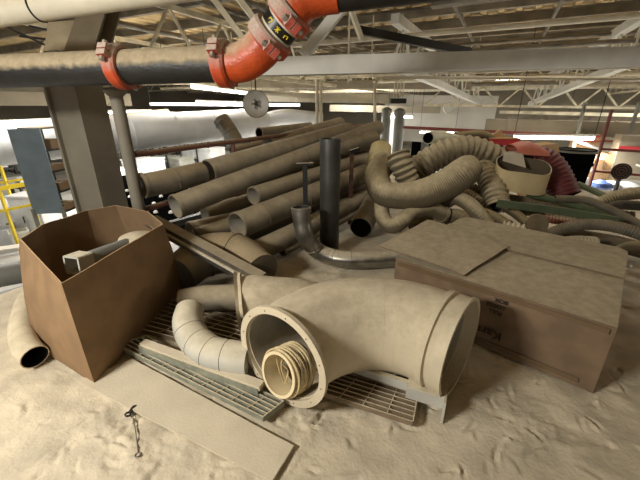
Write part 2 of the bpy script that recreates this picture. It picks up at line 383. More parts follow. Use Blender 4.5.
# white round pipe at top left
mb = MB(); mb.tube([W(-60, 21, 2.3), W(200, -16, 2.05)], .08, M['whitepipe'], 28, smooth=False, step=5)
r_ = link('overhead_pipe', mb, label='round white pipe crossing the top left corner', cat='pipe')
mb = MB(); mb.torus(W(38, 7, 2.2), (W(200, -16, 2.05)-W(-60, 21, 2.3)), .083, .006, M['dark'], 28, 6); 
link('wire_strap', mb, r_, label='thin black wire loop')
# black pipe with orange elbows
pts0 = [W(-70, 74, 2.55), W(226, 64, 2.2)]; PR = .108
d0 = (pts0[1]-pts0[0]).normalized()
mb = MB(); mb.tube(pts0, PR, M['blackpipe'], 32, smooth=False, step=9)
link('dusty_black_pipe', mb, label='thick black pipe coated with dust on top, crossing left under the white pipe', cat='pipe')
e_a = W(228, 64, 2.2); e_b = W(252, 58, 2.15); e_c = W(268, 41, 2.08)
mb = MB(); mb.tube([e_a, W(243, 62, 2.17), W(257, 53, 2.12), e_c], PR+.008, M['orange'], 32, step=.02)
link('orange_elbow', mb, label='orange pipe elbow at the end of the dusty black pipe, bending upwards', cat='pipe elbow')
n_a = W(269, 40, 2.08); n_b = W(292, 12, 1.98); dn = (n_b-n_a).normalized()
root = empty('pipe_nipple', n_a, 'short pale pipe piece with black and yellow sticker between two orange elbows', 'pipe')
mb = MB(); mb.tube([n_a, n_b], PR, M['whitepipe'], 32, smooth=False, step=9); link('pipe_body', mb, root)
m1 = n_a.lerp(n_b, .50)
mb = MB(); mb.ring(m1, dn, PR+.003, PR-.004, .055, M['label'], 40)
st = link('sticker', mb, root, label='black sticker with yellow marks')
# yellow marks on the sticker, on the side towards the viewer
vd = (V(0, 0, H)-m1).normalized(); sd = dn.cross(vd).normalized(); vv = sd.cross(dn).normalized()
mb = MB()
def smark(phi, segs):
    for (x0, y0, x1, y1) in segs:
        def pt(x, y):
            a_ = phi+x/PR; return m1+dn*y+(vv*math.cos(a_)+sd*math.sin(a_))*(PR+.0045)
        mb.bar(pt(x0, y0), pt(x1, y1), .005, .003, M['yellow'], up=vv)
smark(-.55, [(-.012, .012, .012, .012), (.012, .012, .0, -.014), (-.012, .012, -.012, .0)])
smark(0., [(-.012, -.012, .012, .012), (-.012, .012, .012, -.012), (0, -.016, 0, .016)])
smark(.55, [(-.01, -.01, -.01, .008), (-.01, .008, .01, .012), (.01, .012, .012, -.006)])
link('yellow_marks', mb, st, label='yellow printed marks', smooth=0)
f_a = n_b; f_c = W(338, -10, 1.92)
mb = MB(); mb.tube([f_a, W(303, 0, 1.96), W(318, -7, 1.94), f_c], PR+.006, M['orange'], 32, step=.02)
link('orange_elbow', mb, label='upper orange pipe elbow at the top of the frame, next to the black pipe', cat='pipe elbow')
mb = MB(); mb.tube([f_c, W(620, -44, 1.75)], PR, M['blackpipe'], 32, smooth=False, step=9)
link('black_pipe', mb, label='black pipe running off the top of the frame, right of the orange elbow', cat='pipe')
def coupling(c, ax, lab, upv=Z, s=1.):
    ax = Vector(ax).normalized(); R = PR*s
    root = empty('pipe_coupling', c, lab, 'pipe coupling', 'orange grooved pipe couplings')
    u = (Vector(upv)-ax*ax.dot(Vector(upv))).normalized(); w = ax.cross(u)
    for sg, m in ((1, 'clamp'), (-1, 'orangedust')):
        mb = MB(); n = 14; vs = []; prof_ = [(-.045, R+.001), (-.045, R+.022), (-.03, R+.034), (.03, R+.034), (.045, R+.022), (.045, R+.001)]
        for i in range(n+1):
            an = math.pi*i/n; dd = w*math.cos(an)+u*sg*math.sin(an)
            for (x, r) in prof_: vs.append(Vector(c)+ax*x+dd*r)
        k = len(prof_); fs = []
        for i in range(n):
            for j in range(k):
                f = (i*k+j, i*k+(j+1) % k, (i+1)*k+(j+1) % k, (i+1)*k+j); fs.append(f if sg > 0 else f[::-1])
        fs += [tuple(range(k)), tuple(range(n*k, n*k+k))]
        mb.add(vs, fs, M[m])
        for ws in (-1, 1):
            mb.box(Vector(c)+w*ws*(R+.045)+u*sg*.022, ax*.03, w*.028, u*.018, M['clamp'])
        link('housing_half', mb, root, label='dusty upper housing half' if sg > 0 else 'orange lower housing half')
    for ws in (-1, 1):
        mb = MB(); q = Vector(c)+w*ws*(R+.05); mb.disc(q+u*.055, u, .017, .022, M['bolt'], 6); mb.disc(q-u*.055, u, .017, .022, M['bolt'], 6); mb.disc(q, u, .008, .14, M['bolt'], 8)
        link('bolt', mb, root)
coupling(W(121, 67, 2.31), d0, 'leftmost orange pipe coupling, dusty on top, on the black pipe', -Vector(d0.cross(Z))*.6+Z)
coupling(W(224, 64, 2.2), d0, 'orange pipe coupling joining the dusty black pipe to the lower elbow', -Vector(d0.cross(Z))*.6+Z)
coupling(W(270, 38, 2.07), dn, 'orange pipe coupling between lower elbow and black sticker', V(-.8, -.5, .6))
coupling(W(290, 14, 1.99), dn, 'orange pipe coupling between black sticker and upper elbow', V(-.8, -.5, .6))
# braces
def simple(name, pts, r, mt, lab, cat, group=None, seg=12, **k):
    mb = MB(); mb.tube(pts, r, M[mt], seg, **k); return link(name, mb, label=lab, cat=cat, group=group)
def beam(name, p, q, w, h, mt, lab, cat='beam', group=None, i=False):
    mb = MB(); (mb.ibar(p, q, w, h, .02, M[mt]) if i else mb.bar(p, q, w, h, M[mt])); return link(name, mb, label=lab, cat=cat, group=group, smooth=0)
beam('roof_brace', W(196, -24, 3.6), W(252, 50, 3.9), .10, .06, 'truss', 'pale angled brace behind the orange elbow, left one of two')
beam('roof_brace', W(222, -24, 3.7), W(262, 30, 3.95), .10, .06, 'truss', 'pale angled brace behind the orange elbow, right one of two')
beam('roof_brace', W(372, -30, 3.3), W(303, 56, 3.6), .16, .10, 'white', 'wide white brace rising from the white beam right of the orange elbow')
beam('roof_brace', W(348, 2, 4.2), W(362, 40, 4.4), .07, .05, 'truss', 'short pale upright strut above the white beam')
beam('roof_brace', W(358, 30, 4.6), W(470, 52, 5.0), .08, .10, 'dark', 'dark steel bar slanting down behind the white beam')
beam('roof_girder', ab(5.9, -1.2, 2.93), ab(5.9, 9, 2.93), .2, .22, 'purlin', 'heavy grey steel girder high at the top right', i=True)
# conduit
cp = [W(375, 122, 5.2), W(375, 88, 5.2), W(379, 80, 5.2), W(388, 77.5, 5.2), W(520, 78, 5.0), W(680, 79, 4.8)]
simple('electrical_conduit', cp, .022, 'whitepipe', 'thin white conduit bent at a right angle under the white beam', 'conduit', step=.08)
for i, (x, y0, y1) in enumerate([(317, 80, 128), (321, 80, 128)]):
    simple('thin_upright_pipe', [W(x, y0, 8), W(x, y1, 8)], .035, 'whitepipe', 'thin pale upright pipe in the far hall, %s one of a close pair' % ['left', 'right'][i], 'pipe', 'pair of thin upright pipes', smooth=False, step=9)
# pipe stand under the black pipe
ps = W(115, 90, 2.77); base = V(ps.x, ps.y, 0)
root = empty('pipe_stand', base, 'round dusty post with flared top carrying the black pipe, behind the open carton', 'post')
mb = MB(); mb.tube([base, V(ps.x, ps.y, ps.z-.04)], .052, M['colm'], 20, smooth=False, step=9); link('post_shaft', mb, root)
mb = MB(); mb.tube([V(ps.x, ps.y, ps.z-.05), V(ps.x, ps.y, ps.z-.02), V(ps.x, ps.y, ps.z-.018), V(ps.x, ps.y, ps.z)], (.053, .08, .085, .085), M['colm'], 20, smooth=False, step=9); link('saddle_plate', mb, root)
mb = MB(); mb.disc(base+Z*.008, Z, .09, .016, M['colm']); link('base_plate', mb, root)
# guardrail at left platform edge
root = empty('guardrail', ab(1.9, -2.86, -.05), 'red-brown painted guardrail along the platform edge behind the pipe pile', 'railing')
for z, nm in ((1.1, 'top_rail'), (.6, 'mid_rail')):
    mb = MB(); mb.tube([ab(2.0, -2.86, z), ab(8.2, -2.86, z)], .026, M['rail'], 14, smooth=False, step=9); link(nm, mb, root)
for a in (3.3, 5.0, 6.7, 8.15):
    mb = MB(); mb.tube([ab(a, -2.86, -.3), ab(a, -2.86, 1.1)], .024, M['rail'], 12, smooth=False, step=9); link('rail_post', mb, root)
# left steel column
cc = W(89, 150, 3.6); cx = V(cc.x, cc.y, 0)
root = empty('steel_column', cx+Z*ZF, 'tall grey-brown steel column rising behind the open carton', 'column')
mb = MB(); cu = (A*.25+B*.97).normalized(); cv = Z.cross(cu)
for s_ in (-1, 1):
    mb.box(cx+cu*.0+cv*0+cu*.17*s_+Z*(ZF+2.02), cv*.17, cu*.014, Z*2.02, M['colm'])
mb.box(cx+Z*(ZF+2.02), cu*.17, cv*.010, Z*2.02, M['colm']); link('column_section', mb, root, smooth=0)
mb = MB(); mb.box(cx-cv*.12+Z*(ZF+2.02), cu*.17, cv*.008, Z*2.02, M['colm']); link('cover_plate', mb, root, smooth=0)
mb = MB(); mb.box(cx+Z*(ZF+.02), cu*.25, cv*.25, Z*.02, M['colm']); link('base_plate', mb, root, smooth=0)
mb = MB(); mb.prism([W(44, 50, 3.3), W(82, 50, 3.3), W(78, 20, 3.4), W(48, 22, 3.4)], V(.0, .03, 0), M['truss']); link('gusset_plate', mb, root, smooth=0)
beam('column_brace', W(84, 64, 3.3), W(104, 0, 3.6), .28, .2, 'colm', 'grey knee brace leaning right above the dusty black pipe', i=True)
for i, (x0, y0, x1, y1) in enumerate([(-20, 14, 60, 52), (30, 26, 112, 44), (20, 36, 108, 47)]):
    simple('tie_rod', [W(x0, y0, 3.9), W(x1, y1, 3.6)], .012, 'dark', 'thin dark tie rod above the dusty black pipe, %s' % ['steepest of three', 'upper flat one', 'lower flat one'][i], 'rod', 'tie rods at upper left', smooth=False, step=9)
beam('rectangular_duct', W(-60, 98, 10), W(130, 100, 13), .4, .42, 'gtan', 'tan rectangular duct behind the steel column above the white air duct', 'duct')
beam('glow_band', W(150, 104, 17), W(300, 105, 18), .1, .14, 'glowm', 'glowing bluish strip added for the bright band above the white air duct', 'glow strip')  # emissive strip standing in for the lit top of the duct
simple('drain_pipe', [W(57, 95, 3.5), V(W(57, 95, 3.5).x, W(57, 95, 3.5).y, ZF)], .025, 'colm', 'thin pipe running down the left face of the steel column', 'pipe', smooth=False, step=9)
def zat(py, Y):
    v = (240-py)/F; return H+Y*(-sn+cs*v)/(cs+sn*v)
# =====================================================================
# LARGE ELBOW DUCT
# =====================================================================
PL = W(281, 356, 1.76); PL.z = .29; d1 = V(.58, .81, 0).normalized(); d2 = V(d1.y, -d1.x, 0)
PRt = W(446, 335, 1.94); r_b = ((PRt-PL).dot((d1+d2)/2))-.12
BA = math.radians(95); S0 = PL+d1*.09; cen = S0+d2*r_b
epts = [PL+d1*.01, PL+d1*.05]+[cen+(-d2*math.cos(x)+d1*math.sin(x))*r_b for x in [BA*i/16 for i in range(17)]]
d2e = d2*math.sin(BA)+d1*math.cos(BA); E0 = cen+(-d2*math.cos(BA)+d1*math.sin(BA))*r_b; E1 = E0+d2e*.07
epts += [E0+d2e*.03, E1]
root = empty('elbow_duct', V((PL.x+E1.x)/2, (PL.y+E1.y)/2, 0), 'very large cream elbow duct with round flange lying open in the middle of the floor', 'duct')
mb = MB(); mb.tube(epts, [.256, .262, .268, .27, .27, .27, .27, .268, .266], M['cream'], 56, th=.012, m_in=M['ductin'], step=.03); link('duct_body', mb, root)
mb = MB(); mb.ring(PL-d1*.0, d1, .290, .250, .022, M['cream'], 64); fl = link('front_flange', mb, root, label='wide cream front flange')
mb = MB(); a_, b_ = basis(d1)
for i in range(12):
    mb = MB(); an = i*math.pi/6+.2; mb.disc(PL-d1*.012+(a_*math.cos(an)+b_*math.sin(an))*.267, d1, .0035, .004, M['hosed'], 8)
    link('rivet_hole', mb, fl)
mb = MB(); mb.tube([E1-d2e*.055, E1-d2e*.05, E1-d2e*.02, E1-d2e*.015], (.266, .284, .284, .268), M['cream'], 56, smooth=False, step=9, th=.008); link('collar_bead', mb, root)
mb = MB(); mb.ring(E1+d2e*.035, d2e, .276, .262, .07, M['cream'], 56); mb.ring(E1+d2e*.073, d2e, .283, .262, .012, M['cream'], 56); link('rear_collar', mb, root)
for k in (7, 9, 11, 13):
    mb = MB(); x = math.pi/2*k/16; c = cen+(-d2*math.cos(x)+d1*math.sin(x))*r_b; tg = d2*math.sin(x)+d1*math.cos(x); mb.torus(c, tg, .2698, .0014, M['cream'], 56, 6); link('seam', mb, root)
# spool with rope coil
sa = (d1*.93+V(.1, 0, -.25)).normalized(); sc = PL-Z*.105-d1*.01-d2*.004
root = empty('rope_coil', sc-Z*.115, 'coil of cream rope wound on a spool inside the mouth of the large elbow', 'rope')
mb = MB(); mb.ring(sc+sa*.06, sa, .112, .106, .15, M['ropein'], 40); mb.ring(sc-sa*.014, sa, .123, .106, .008, M['ropein'], 40); link('spool', mb, root, label='pale cream spool')
mb = MB(); rn = random.Random(5)
for i in range(30):
    ax = (sa+V(rn.uniform(-.13, .13), rn.uniform(-.13, .13), rn.uniform(-.13, .13))).normalized()
    mb.torus(sc+sa*(.005+.13*i/30), ax, .118+rn.uniform(0, .016), .005, M['rope'], 40, 6)
link('rope_winding', mb, root)
mb = MB()
for i in range(4):
    p = sc+sa*.02+V(rn.uniform(-.04, .04), 0, .07+rn.uniform(-.01, .02)); q = sc+sa*.05+V(rn.uniform(-.05, .05), 0, -.085)
    mb.tube([p, p.lerp(q, .4)+V(rn.uniform(-.03, .03), .0, 0), q], .004, M['rope'], 6, step=.02)
link('loose_strand', mb, root, label='loose rope strands crossing the spool')

# =====================================================================
# CARTON LEFT (open, many sided)
# =====================================================================
rim = [G(61, 284, .67), G(163, 224, .67), G(148, 211, .67), G(116, 205, .67), G(87, 210, .67), G(41, 225, .67), G(19, 239, .67)]
bot = [G(95, 385, .0), G(182, 293, .0), G(170, 276), G(140, 268), G(105, 275), G(60, 296), G(36, 347)]
for p in bot: p.z = .005
rim[0] = V(bot[0].x+.0, bot[0].y-.01, .67)
root = empty('open_carton', sum(bot, V(0, 0, 0))/7, 'large open-topped brown cardboard carton, tall and many-sided, at left with duct scraps inside', 'cardboard box')
mid = [r.lerp(b_, .5) for r, b_ in zip(rim, bot)]
cc_ = sum(mid, V(0, 0, 0))/7
mid = [m_+(m_-cc_).normalized()*.02*(1 if i in (1, 6) else .2) for i, m_ in enumerate(mid)]
names = ['front_wall', 'side_wall', 'rear_wall', 'rear_wall', 'rear_wall', 'side_wall', 'left_wall']
for i in range(7):
    j = (i+1) % 7; mb = MB(); nv = 6
    def wall(off):
        vs = []
        for r in range(9):
            t = r/8
            for c in range(nv+1):
                s_ = c/nv
                L_ = bez(rim[i], mid[i], bot[i], t); R_ = bez(rim[j], mid[j], bot[j], t)
                p = L_.lerp(R_, s_); out = (p-cc_); out.z = 0; out.normalize()
                p = p+out*(.035*math.sin(math.pi*t)*math.sin(math.pi*s_)*(1 if i in (0, 6) else .3)-off)
                if r == 0: p.z += .008*noise.noise(V(p.x*6, p.y*6, 0))
                vs.append(p)
        return vs
    def bez(a, m_, b_, t): return a*(1-t)*(1-t)+(m_*2-(a+b_)*.5)*2*t*(1-t)+b_*t*t
    vo = wall(0); vi = wall(.009); w_ = nv+1
    fo = [(r*w_+c, r*w_+c+1, (r+1)*w_+c+1, (r+1)*w_+c) for r in range(8) for c in range(nv)]
    mb.add(vo, [f[::-1] for f in fo], M['card']); mb.add(vi, fo, M['cardin'])
    mb.add(vo[:w_]+vi[:w_], [(c, c+1, c+1+w_, c+w_) for c in range(nv)], M['cardedge'])
    link(names[i], mb, root, smooth=50)
mb = MB(); mb.prism([p+(cc_-p)*V(.02, .02, 0).length*0+Z*.01 for p in bot], Z*.01, M['cardin']); link('carton_base', mb, root, smooth=0)
# contents
c1 = G(74, 265, .56); c2 = G(126, 246, .52); dd = (c2-c1).normalized()
root = empty('duct_scrap', V(c1.x, c1.y, .02), 'grey duct offcut with a cream square collar inside the open carton', 'duct')
mb = MB(); mb.tube([c1+dd*.06, c2+dd*.12], .055, M['machg'], 24, smooth=False, step=9, th=.004, m_in=M['ductin']); link('duct_body', mb, root)
mb = MB(); sx, sy = basis(dd); n8 = [(-1, -1), (1, -1), (1, 1), (-1, 1)]
for k in range(4):
    p = n8[k]; q = n8[(k+1) % 4]; mb.bar(c1+sx*p[0]*.055+sy*p[1]*.055+dd*.04, c1+sx*q[0]*.055+sy*q[1]*.055+dd*.04, .11, .012, M['paint'], up=(sx*(p[0]+q[0])+sy*(p[1]+q[1])))
link('square_collar', mb, root, label='cream square collar', smooth=0)
c3 = G(136, 236, .56)
root = empty('round_duct_end', V(c3.x, c3.y, .02), 'dusty cream rounded duct piece standing in the right rear of the open carton', 'duct')
mb = MB(); mb.tube([V(c3.x, c3.y, z_) for z_ in (.03, .53, .56, .578, .584)], (.13, .135, .12, .07, .01), M['cream'], 28, step=9, smooth=False); link('duct_body', mb, root)
mb = MB(); mb.torus(V(c3.x-.02, c3.y, .48), Z, .137, .006, M['duct']); link('seam', mb, root)
# duct end left of the carton
simple('duct_section', [G(42, 285, .13), G(29, 300, .12), G(22, 328, .11), G(26, 347, .10), G(35, 357, .08)], .075, 'cream', 'curved dusty duct end poking out beneath the lower left edge of the open carton', 'duct', seg=28, th=.006, m_in=M['dark'], step=.03)

# =====================================================================
# GRATINGS, TREADS, BOARD, LADDER, TOOL
# =====================================================================
def quadpt(q, u, v): return q[0].lerp(q[1], u).lerp(q[3].lerp(q[2], u), v)
def grating(q, nb_, nc, z, lab, dep=.03, th=.005, gm='grate'):
    q = [V(p.x, p.y, z) for p in q]
    root = empty('floor_grating', V(*(sum(q, V(0, 0, 0))/4)[:2], z-dep), lab, 'grating')
    mb = MB()
    for i in range(nb_+1):
        v = i/nb_; mb.bar(quadpt(q, 0, v)-Z*dep/2, quadpt(q, 1, v)-Z*dep/2, th*1.5, dep, M[gm])
    link('bearing_bars', mb, root, smooth=0)
    mb = MB()
    for i in range(1, nc):
        u = i/nc; mb.bar(quadpt(q, u, 0)-Z*.004, quadpt(q, u, 1)-Z*.010, .004, .008, M[gm])
    link('cross_bars', mb, root, smooth=0)
    for u in (0, 1):
        mb = MB(); mb.bar(quadpt(q, u, 0)-Z*dep/2, quadpt(q, u, 1)-Z*dep/2, .006, dep+.006, M[gm]); link('end_band', mb, root, smooth=0)
grating([G(118, 350), G(264, 424), G(284, 408), G(148, 342)], 5, 11, .05, 'long narrow steel stair grating half buried in dust between carton and rope coil')
grating([G(296, 390), G(412, 428), G(418, 396), G(325, 368)], 7, 5, .045, 'short steel grating panel under the front of the large elbow duct', gm='gratebrown')
grating([G(112, 326), G(300, 375), G(345, 335), G(200, 296)], 12, 7, .045, 'wide steel grating lying under the small seamed elbow', dep=.035, gm='gratebrown')
mb = MB(); p = G(143, 343, .10); q = G(262, 386, .09)
mb.bar(p, q, .05, .03, M['board']); mb.bar(p+V(-.02, -.02, -.03), q+V(-.02, -.02, -.03), .006, .06, M['grate'])
link('angle_bar', mb, label='dusty flat angle bar lying along the back of the long narrow grating', cat='steel bar', smooth=0)
# board on floor
q = [G(78, 383), G(272, 484), G(294, 448), G(133, 361)]
q[1] = q[0]+(q[1]-q[0])*1.0
mb = MB(); vs = []; nu, nv = 40, 10
for s_ in (0, 1):
    for i in range(nu+1):
        for j in range(nv+1):
            p = quadpt(q, i/nu, j/nv); vs.append(V(p.x, p.y, (.004 if s_ == 0 else .017)+.003*noise.noise(p*6)+.0015*noise.noise(p*30)))
W_ = nv+1; o1 = (nu+1)*W_
top = [(o1+i*W_+j, o1+(i+1)*W_+j, o1+(i+1)*W_+j+1, o1+i*W_+j+1) for i in range(nu) for j in range(nv)]
bt = [tuple(x-o1 for x in f[::-1]) for f in top]
ed = [(i*W_, (i+1)*W_, o1+(i+1)*W_, o1+i*W_) for i in range(nu)]+[((i+1)*W_+nv, i*W_+nv, o1+i*W_+nv, o1+(i+1)*W_+nv) for i in range(nu)]
ed += [(j+1, j, o1+j, o1+j+1) for j in range(nv)]+[(nu*W_+j, nu*W_+j+1, o1+nu*W_+j+1, o1+nu*W_+j) for j in range(nv)]
mb.add(vs, top+bt+ed, M['board']); link('flat_board', mb, label='flat dust-covered board lying on the floor in front of the long grating', cat='board', smooth=30)
# ladder section
root = empty('ladder_section', G(360, 372, .06), 'pale steel ladder section lying behind the short grating under the large elbow', 'ladder')
for (x0, y0, x1, y1) in ((318, 356, 410, 386), (328, 345, 424, 376)):
    mb = MB(); p = G(x0, y0, .10); q_ = G(x1, y1, .10); mb.bar(p, q_, .03, .05, M['paint']); link('side_rail', mb, root, smooth=0)
for k in range(3):
    mb = MB(); u = .15+.33*k; a1 = G(322, 352, .10).lerp(G(412, 379, .10), u); a2 = G(330, 342, .10).lerp(G(428, 368, .10), u); mb.tube([a1, a2], .012, M['paint'], 10, smooth=False, step=9); link('rung', mb, root)
root = empty('steel_bracket', G(425, 400), 'pale L-shaped steel bracket at the right end of the short grating', 'bracket')
p = G(408, 381, .12); q_ = G(446, 392, .12)
dv = (q_-p).normalized(); sv = V(-dv.y, dv.x, 0)
mb = MB(); mb.bar(p, q_, .09, .008, M['paint']); link('top_plate', mb, root, smooth=0)
mb = MB(); mb.bar(p-sv*.045-Z*.035, q_-sv*.045-Z*.035, .008, .07, M['paint']); link('face_plate', mb, root, smooth=0)
mb = MB(); mb.box(q_-Z*.06-sv*.01, sv*.075, dv*.006, Z*.068, M['paint']); link('end_plate', mb, root, smooth=0)
mb = MB(); mb.box(G(431, 373, .13), dv*.05, sv*.06, Z*.03, M['machg']); link('grey_block', mb, label='grey metal block beside the L-shaped bracket, below the rear collar', cat='metal block', smooth=0)
# hook tool
h0 = G(132, 413, .002); h1 = G(138, 452, -.002)
root = empty('hand_tool', V(*((h0+h1)/2)[:2], .0), 'small dark hand tool with a thin shaft and ring end lying in the dust', 'tool')
mb = MB(); mb.tube([h0, h0.lerp(h1, .5)+V(.004, 0, .002), h1], .003, M['ring'], 8, step=.02); link('shaft', mb, root)
mb = MB(); mb.tube([h0+V(-.010, .0, .0), h0+V(.0, .025, .006), h0+V(.014, .035, .006)], (.010, .013, .007), M['hook'], 10, step=.01, wob=.5); mb.torus(h0+V(-.014, -.012, .004), V(.3, .2, 1), .013, .005, M['hook'], 16, 6); link('jaw', mb, root, label='black jaw')
mb = MB(); mb.torus(h1+V(.006, -.014, 0), V(0, .1, 1), .012, .003, M['ring'], 20, 6); link('ring', mb, root, label='zinc ring')

# =====================================================================
# SMALL DUCTS LEFT OF THE LARGE ELBOW
# =====================================================================
root = empty('small_elbow_duct', G(205, 375), 'small pale elbow duct with dark seams between the carton and the large elbow', 'duct')
sp = [G(190, 310, .22), G(188, 322, .20), G(194, 338, .155), G(211, 352, .135), G(232, 357, .135), G(250, 359, .135)]
for p in sp: p.z += .0
mb = MB(); mb.tube(sp, [.092, .097, .097, .097, .097], M['paint'], 32, step=.02); link('duct_body', mb, root)
PP = path(sp, .02); 
for f in (.28, .45, .62, .80):
    i = int(f*(len(PP)-1)); mb = MB(); mb.torus(PP[i], PP[i+1]-PP[i-1], .0968, .0022, M['hosegrey'], 32, 6); link('seam', mb, root, label='dark seam')
simple('duct_section', [G(180, 301, .14), G(205, 298, .15), G(243, 297, .17)], (.085, .098, .10), 'pipe', 'short dusty duct running from the carton into the flared duct end', 'duct', seg=32, th=.006, m_in=M['ductin'], wob=.06)
hc = G(241, 304, .225); hd = V(.93, .2, .04).normalized()
root = empty('flared_duct', V(hc.x, hc.y, .02), 'flared dusty duct end with a torn rim, behind the mouth of the large elbow', 'duct')
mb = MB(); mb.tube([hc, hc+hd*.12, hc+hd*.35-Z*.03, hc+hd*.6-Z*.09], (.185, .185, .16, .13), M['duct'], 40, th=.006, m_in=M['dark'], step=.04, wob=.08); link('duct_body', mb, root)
mb = MB(); mb.tube([hc-hd*.02, hc, hc+hd*.02], (.222, .205, .21), M['duct'], 40, th=.02, smooth=False, step=9, wob=.28); link('torn_rim', mb, root, label='ragged grey metal rim')
root = empty('barrel_duct', G(225, 290), 'wide dusty rounded duct lying under the long slanting channel', 'duct')
bp_ = [G(178, 275, .2), G(205, 256, .24), G(235, 254, .24), G(262, 272, .2)]
mb = MB(); mb.tube(bp_, (.16, .19, .19, .16), M['pipedark'], 32, step=.05, wob=.05); link('duct_body', mb, root)
mb = MB(); mb.torus(bp_[1], bp_[2]-bp_[0], .192, .006, M['pipedark'], 32, 6); mb.torus(bp_[2], bp_[3]-bp_[1], .192, .006, M['pipedark'], 32, 6); link('seam', mb, root)
# slanting channel
root = empty('steel_channel', G(220, 285), 'long grey square channel slanting down from behind the carton to the flared duct', 'steel channel')
p = W(152, 217, 3.05); q_ = W(262, 276, 2.55); dv = (q_-p).normalized(); sv = dv.cross(Z).normalized(); uv = sv.cross(dv)
mb = MB(); mb.bar(p, q_, .10, .01, M['pipe']); link('top_face', mb, root, smooth=0)
mb = MB(); mb.bar(p+sv*.046-uv*.05, q_+sv*.046-uv*.05, .01, .10, M['galv'], up=uv); link('side_face', mb, root, smooth=0, label='bare metal side face')
mb = MB(); mb.bar(p-sv*.046-uv*.05, q_-sv*.046-uv*.05, .01, .10, M['galv'], up=uv); link('side_face', mb, root, smooth=0)
mb = MB(); mb.tube([p-uv*.05+sv*.06, q_-uv*.05+sv*.06], .02, M['galv'], 12, smooth=False, step=9); link('bead', mb, root)
# galvanised elbow, black pipe, posts
ge = [W(301, 207, 3.16), W(302, 222, 3.2), W(306, 238, 3.25), G(318, 251, .12), G(335, 258, .10), G(362, 260, .10), G(408, 257, .10)]
root = empty('galvanised_elbow', G(315, 262), 'bare galvanised elbow pipe with upright open end, in front of the black upright pipe', 'pipe')
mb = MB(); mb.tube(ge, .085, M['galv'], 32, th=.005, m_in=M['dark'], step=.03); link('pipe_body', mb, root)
mb = MB(); d_ = (ge[0]-ge[1]).normalized(); mb.ring(ge[0]-d_*.03, d_, .094, .083, .05, M['galv'], 32); link('end_collar', mb, root)
PP = path(ge, .03)
for f in (.3, .42, .54, .66):
    i = int(f*(len(PP)-1)); mb = MB(); mb.torus(PP[i], PP[i+1]-PP[i-1], .087, .004, M['galv'], 32, 6); link('seam', mb, root)
bp0 = V(.10, 3.38, 0)
root = empty('upright_pipe', bp0, 'tall dark steel pipe standing upright in front of the pipe pile', 'pipe')
mb = MB(); mb.tube([bp0+Z*.0, V(bp0.x+.0, bp0.y, 1.2)], .102, M['black'], 36, smooth=False, step=9, th=.006, m_in=M['dark']); link('pipe_body', mb, root)
mb = MB(); mb.ring(V(bp0.x, bp0.y, 1.195), Z, .108, .098, .03, M['black'], 36); link('rim', mb, root)
p = W(305, 168, 3.6)
root = empty('rack_post', V(p.x, p.y, 0), 'thin black post with a small top plate left of the dark upright pipe', 'post')
mb = MB(); mb.bar(V(p.x, p.y, 0), V(p.x, p.y, p.z+.03), .05, .05, M['post']); link('post_shaft', mb, root, smooth=0)
mb = MB(); mb.bar(V(p.x-.09, p.y, p.z+.04), V(p.x+.09, p.y, p.z+.045), .07, .02, M['post']); link('top_plate', mb, root, smooth=0)
p = W(352, 152, 4.3)
root = empty('rack_post', V(p.x, p.y, 0), 'thin rusty brown post right of the dark upright pipe', 'post')
mb = MB(); mb.bar(V(p.x, p.y, 0), V(p.x, p.y, p.z), .05, .05, M['rust']); link('post_shaft', mb, root, smooth=0)
mb = MB(); mb.bar(V(p.x-.03, p.y-.03, p.z), V(p.x+.09, p.y+.03, p.z+.03), .04, .05, M['post']); link('top_hook', mb, root, smooth=0, label='black top hook')

# =====================================================================
# PIPE PILE
# =====================================================================
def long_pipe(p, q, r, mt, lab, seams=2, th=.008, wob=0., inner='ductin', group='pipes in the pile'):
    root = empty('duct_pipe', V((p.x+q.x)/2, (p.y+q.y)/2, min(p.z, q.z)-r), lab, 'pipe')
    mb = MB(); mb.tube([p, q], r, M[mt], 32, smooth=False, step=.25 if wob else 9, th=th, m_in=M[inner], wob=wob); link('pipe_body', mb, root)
    d = (q-p).normalized(); L_ = (q-p).length
    mb = MB(); mb.ring(p+d*.02, d, r+.004, r-.006, .03, M[mt], 32); link('rolled_end', mb, root)
    for k in range(seams):
        mb = MB(); mb.torus(p+d*L_*(k+1)/(seams+1), d, r+.001, .004, M[mt], 32, 6); link('seam', mb, root)
    return root
long_pipe(W(141, 186, 3.1), W(203, 173, 3.55), .112, 'pipedark', 'short dented pipe at the far left of the pile, behind the carton', 1, wob=.12)
long_pipe(W(208, 172, 3.55), W(347, 131, 5.3), .125, 'pipe', 'upper long pipe with open end above the others, second from the left')
long_pipe(W(175, 207, 3.2), W(378, 128, 5.5), .115, 'pipe', 'longest dusty pipe, its open left end hanging over the black roller table', 3)
long_pipe(W(253, 196, 3.65), W(372, 157, 5.4), .10, 'pipe', 'pipe with open end just left of the thin black post, below the longest pipe')
root5 = long_pipe(W(237, 226, 3.35), W(374, 170, 5.2), .135, 'pipe', 'wide pipe with ringed seams and open end, low in the middle of the pile', 7)
long_pipe(W(222, 246, 3.5), W(370, 181, 5.2), .10, 'pipedark', 'dark pipe directly beneath the ringed wide pipe', 1)
long_pipe(W(250, 255, 3.3), W(373, 194, 5.0), .11, 'pipe', 'lowest pipe of the pile lying just above the floor', 2)
long_pipe(W(282, 252, 3.6), W(368, 206, 4.8), .05, 'pipe', 'thin pipe on the floor in front of the lowest wide pipe', 0, th=.005)
long_pipe(W(232, 151, 4.7), W(335, 126, 6.4), .055, 'pipedark', 'thin pipe with dark open end on top of the pile', 0, inner='dark', th=.005)
long_pipe(W(259, 133, 5.6), W(310, 127, 6.6), .085, 'pipe', 'short pipe with black opening at the back of the pile top', 0, inner='dark')
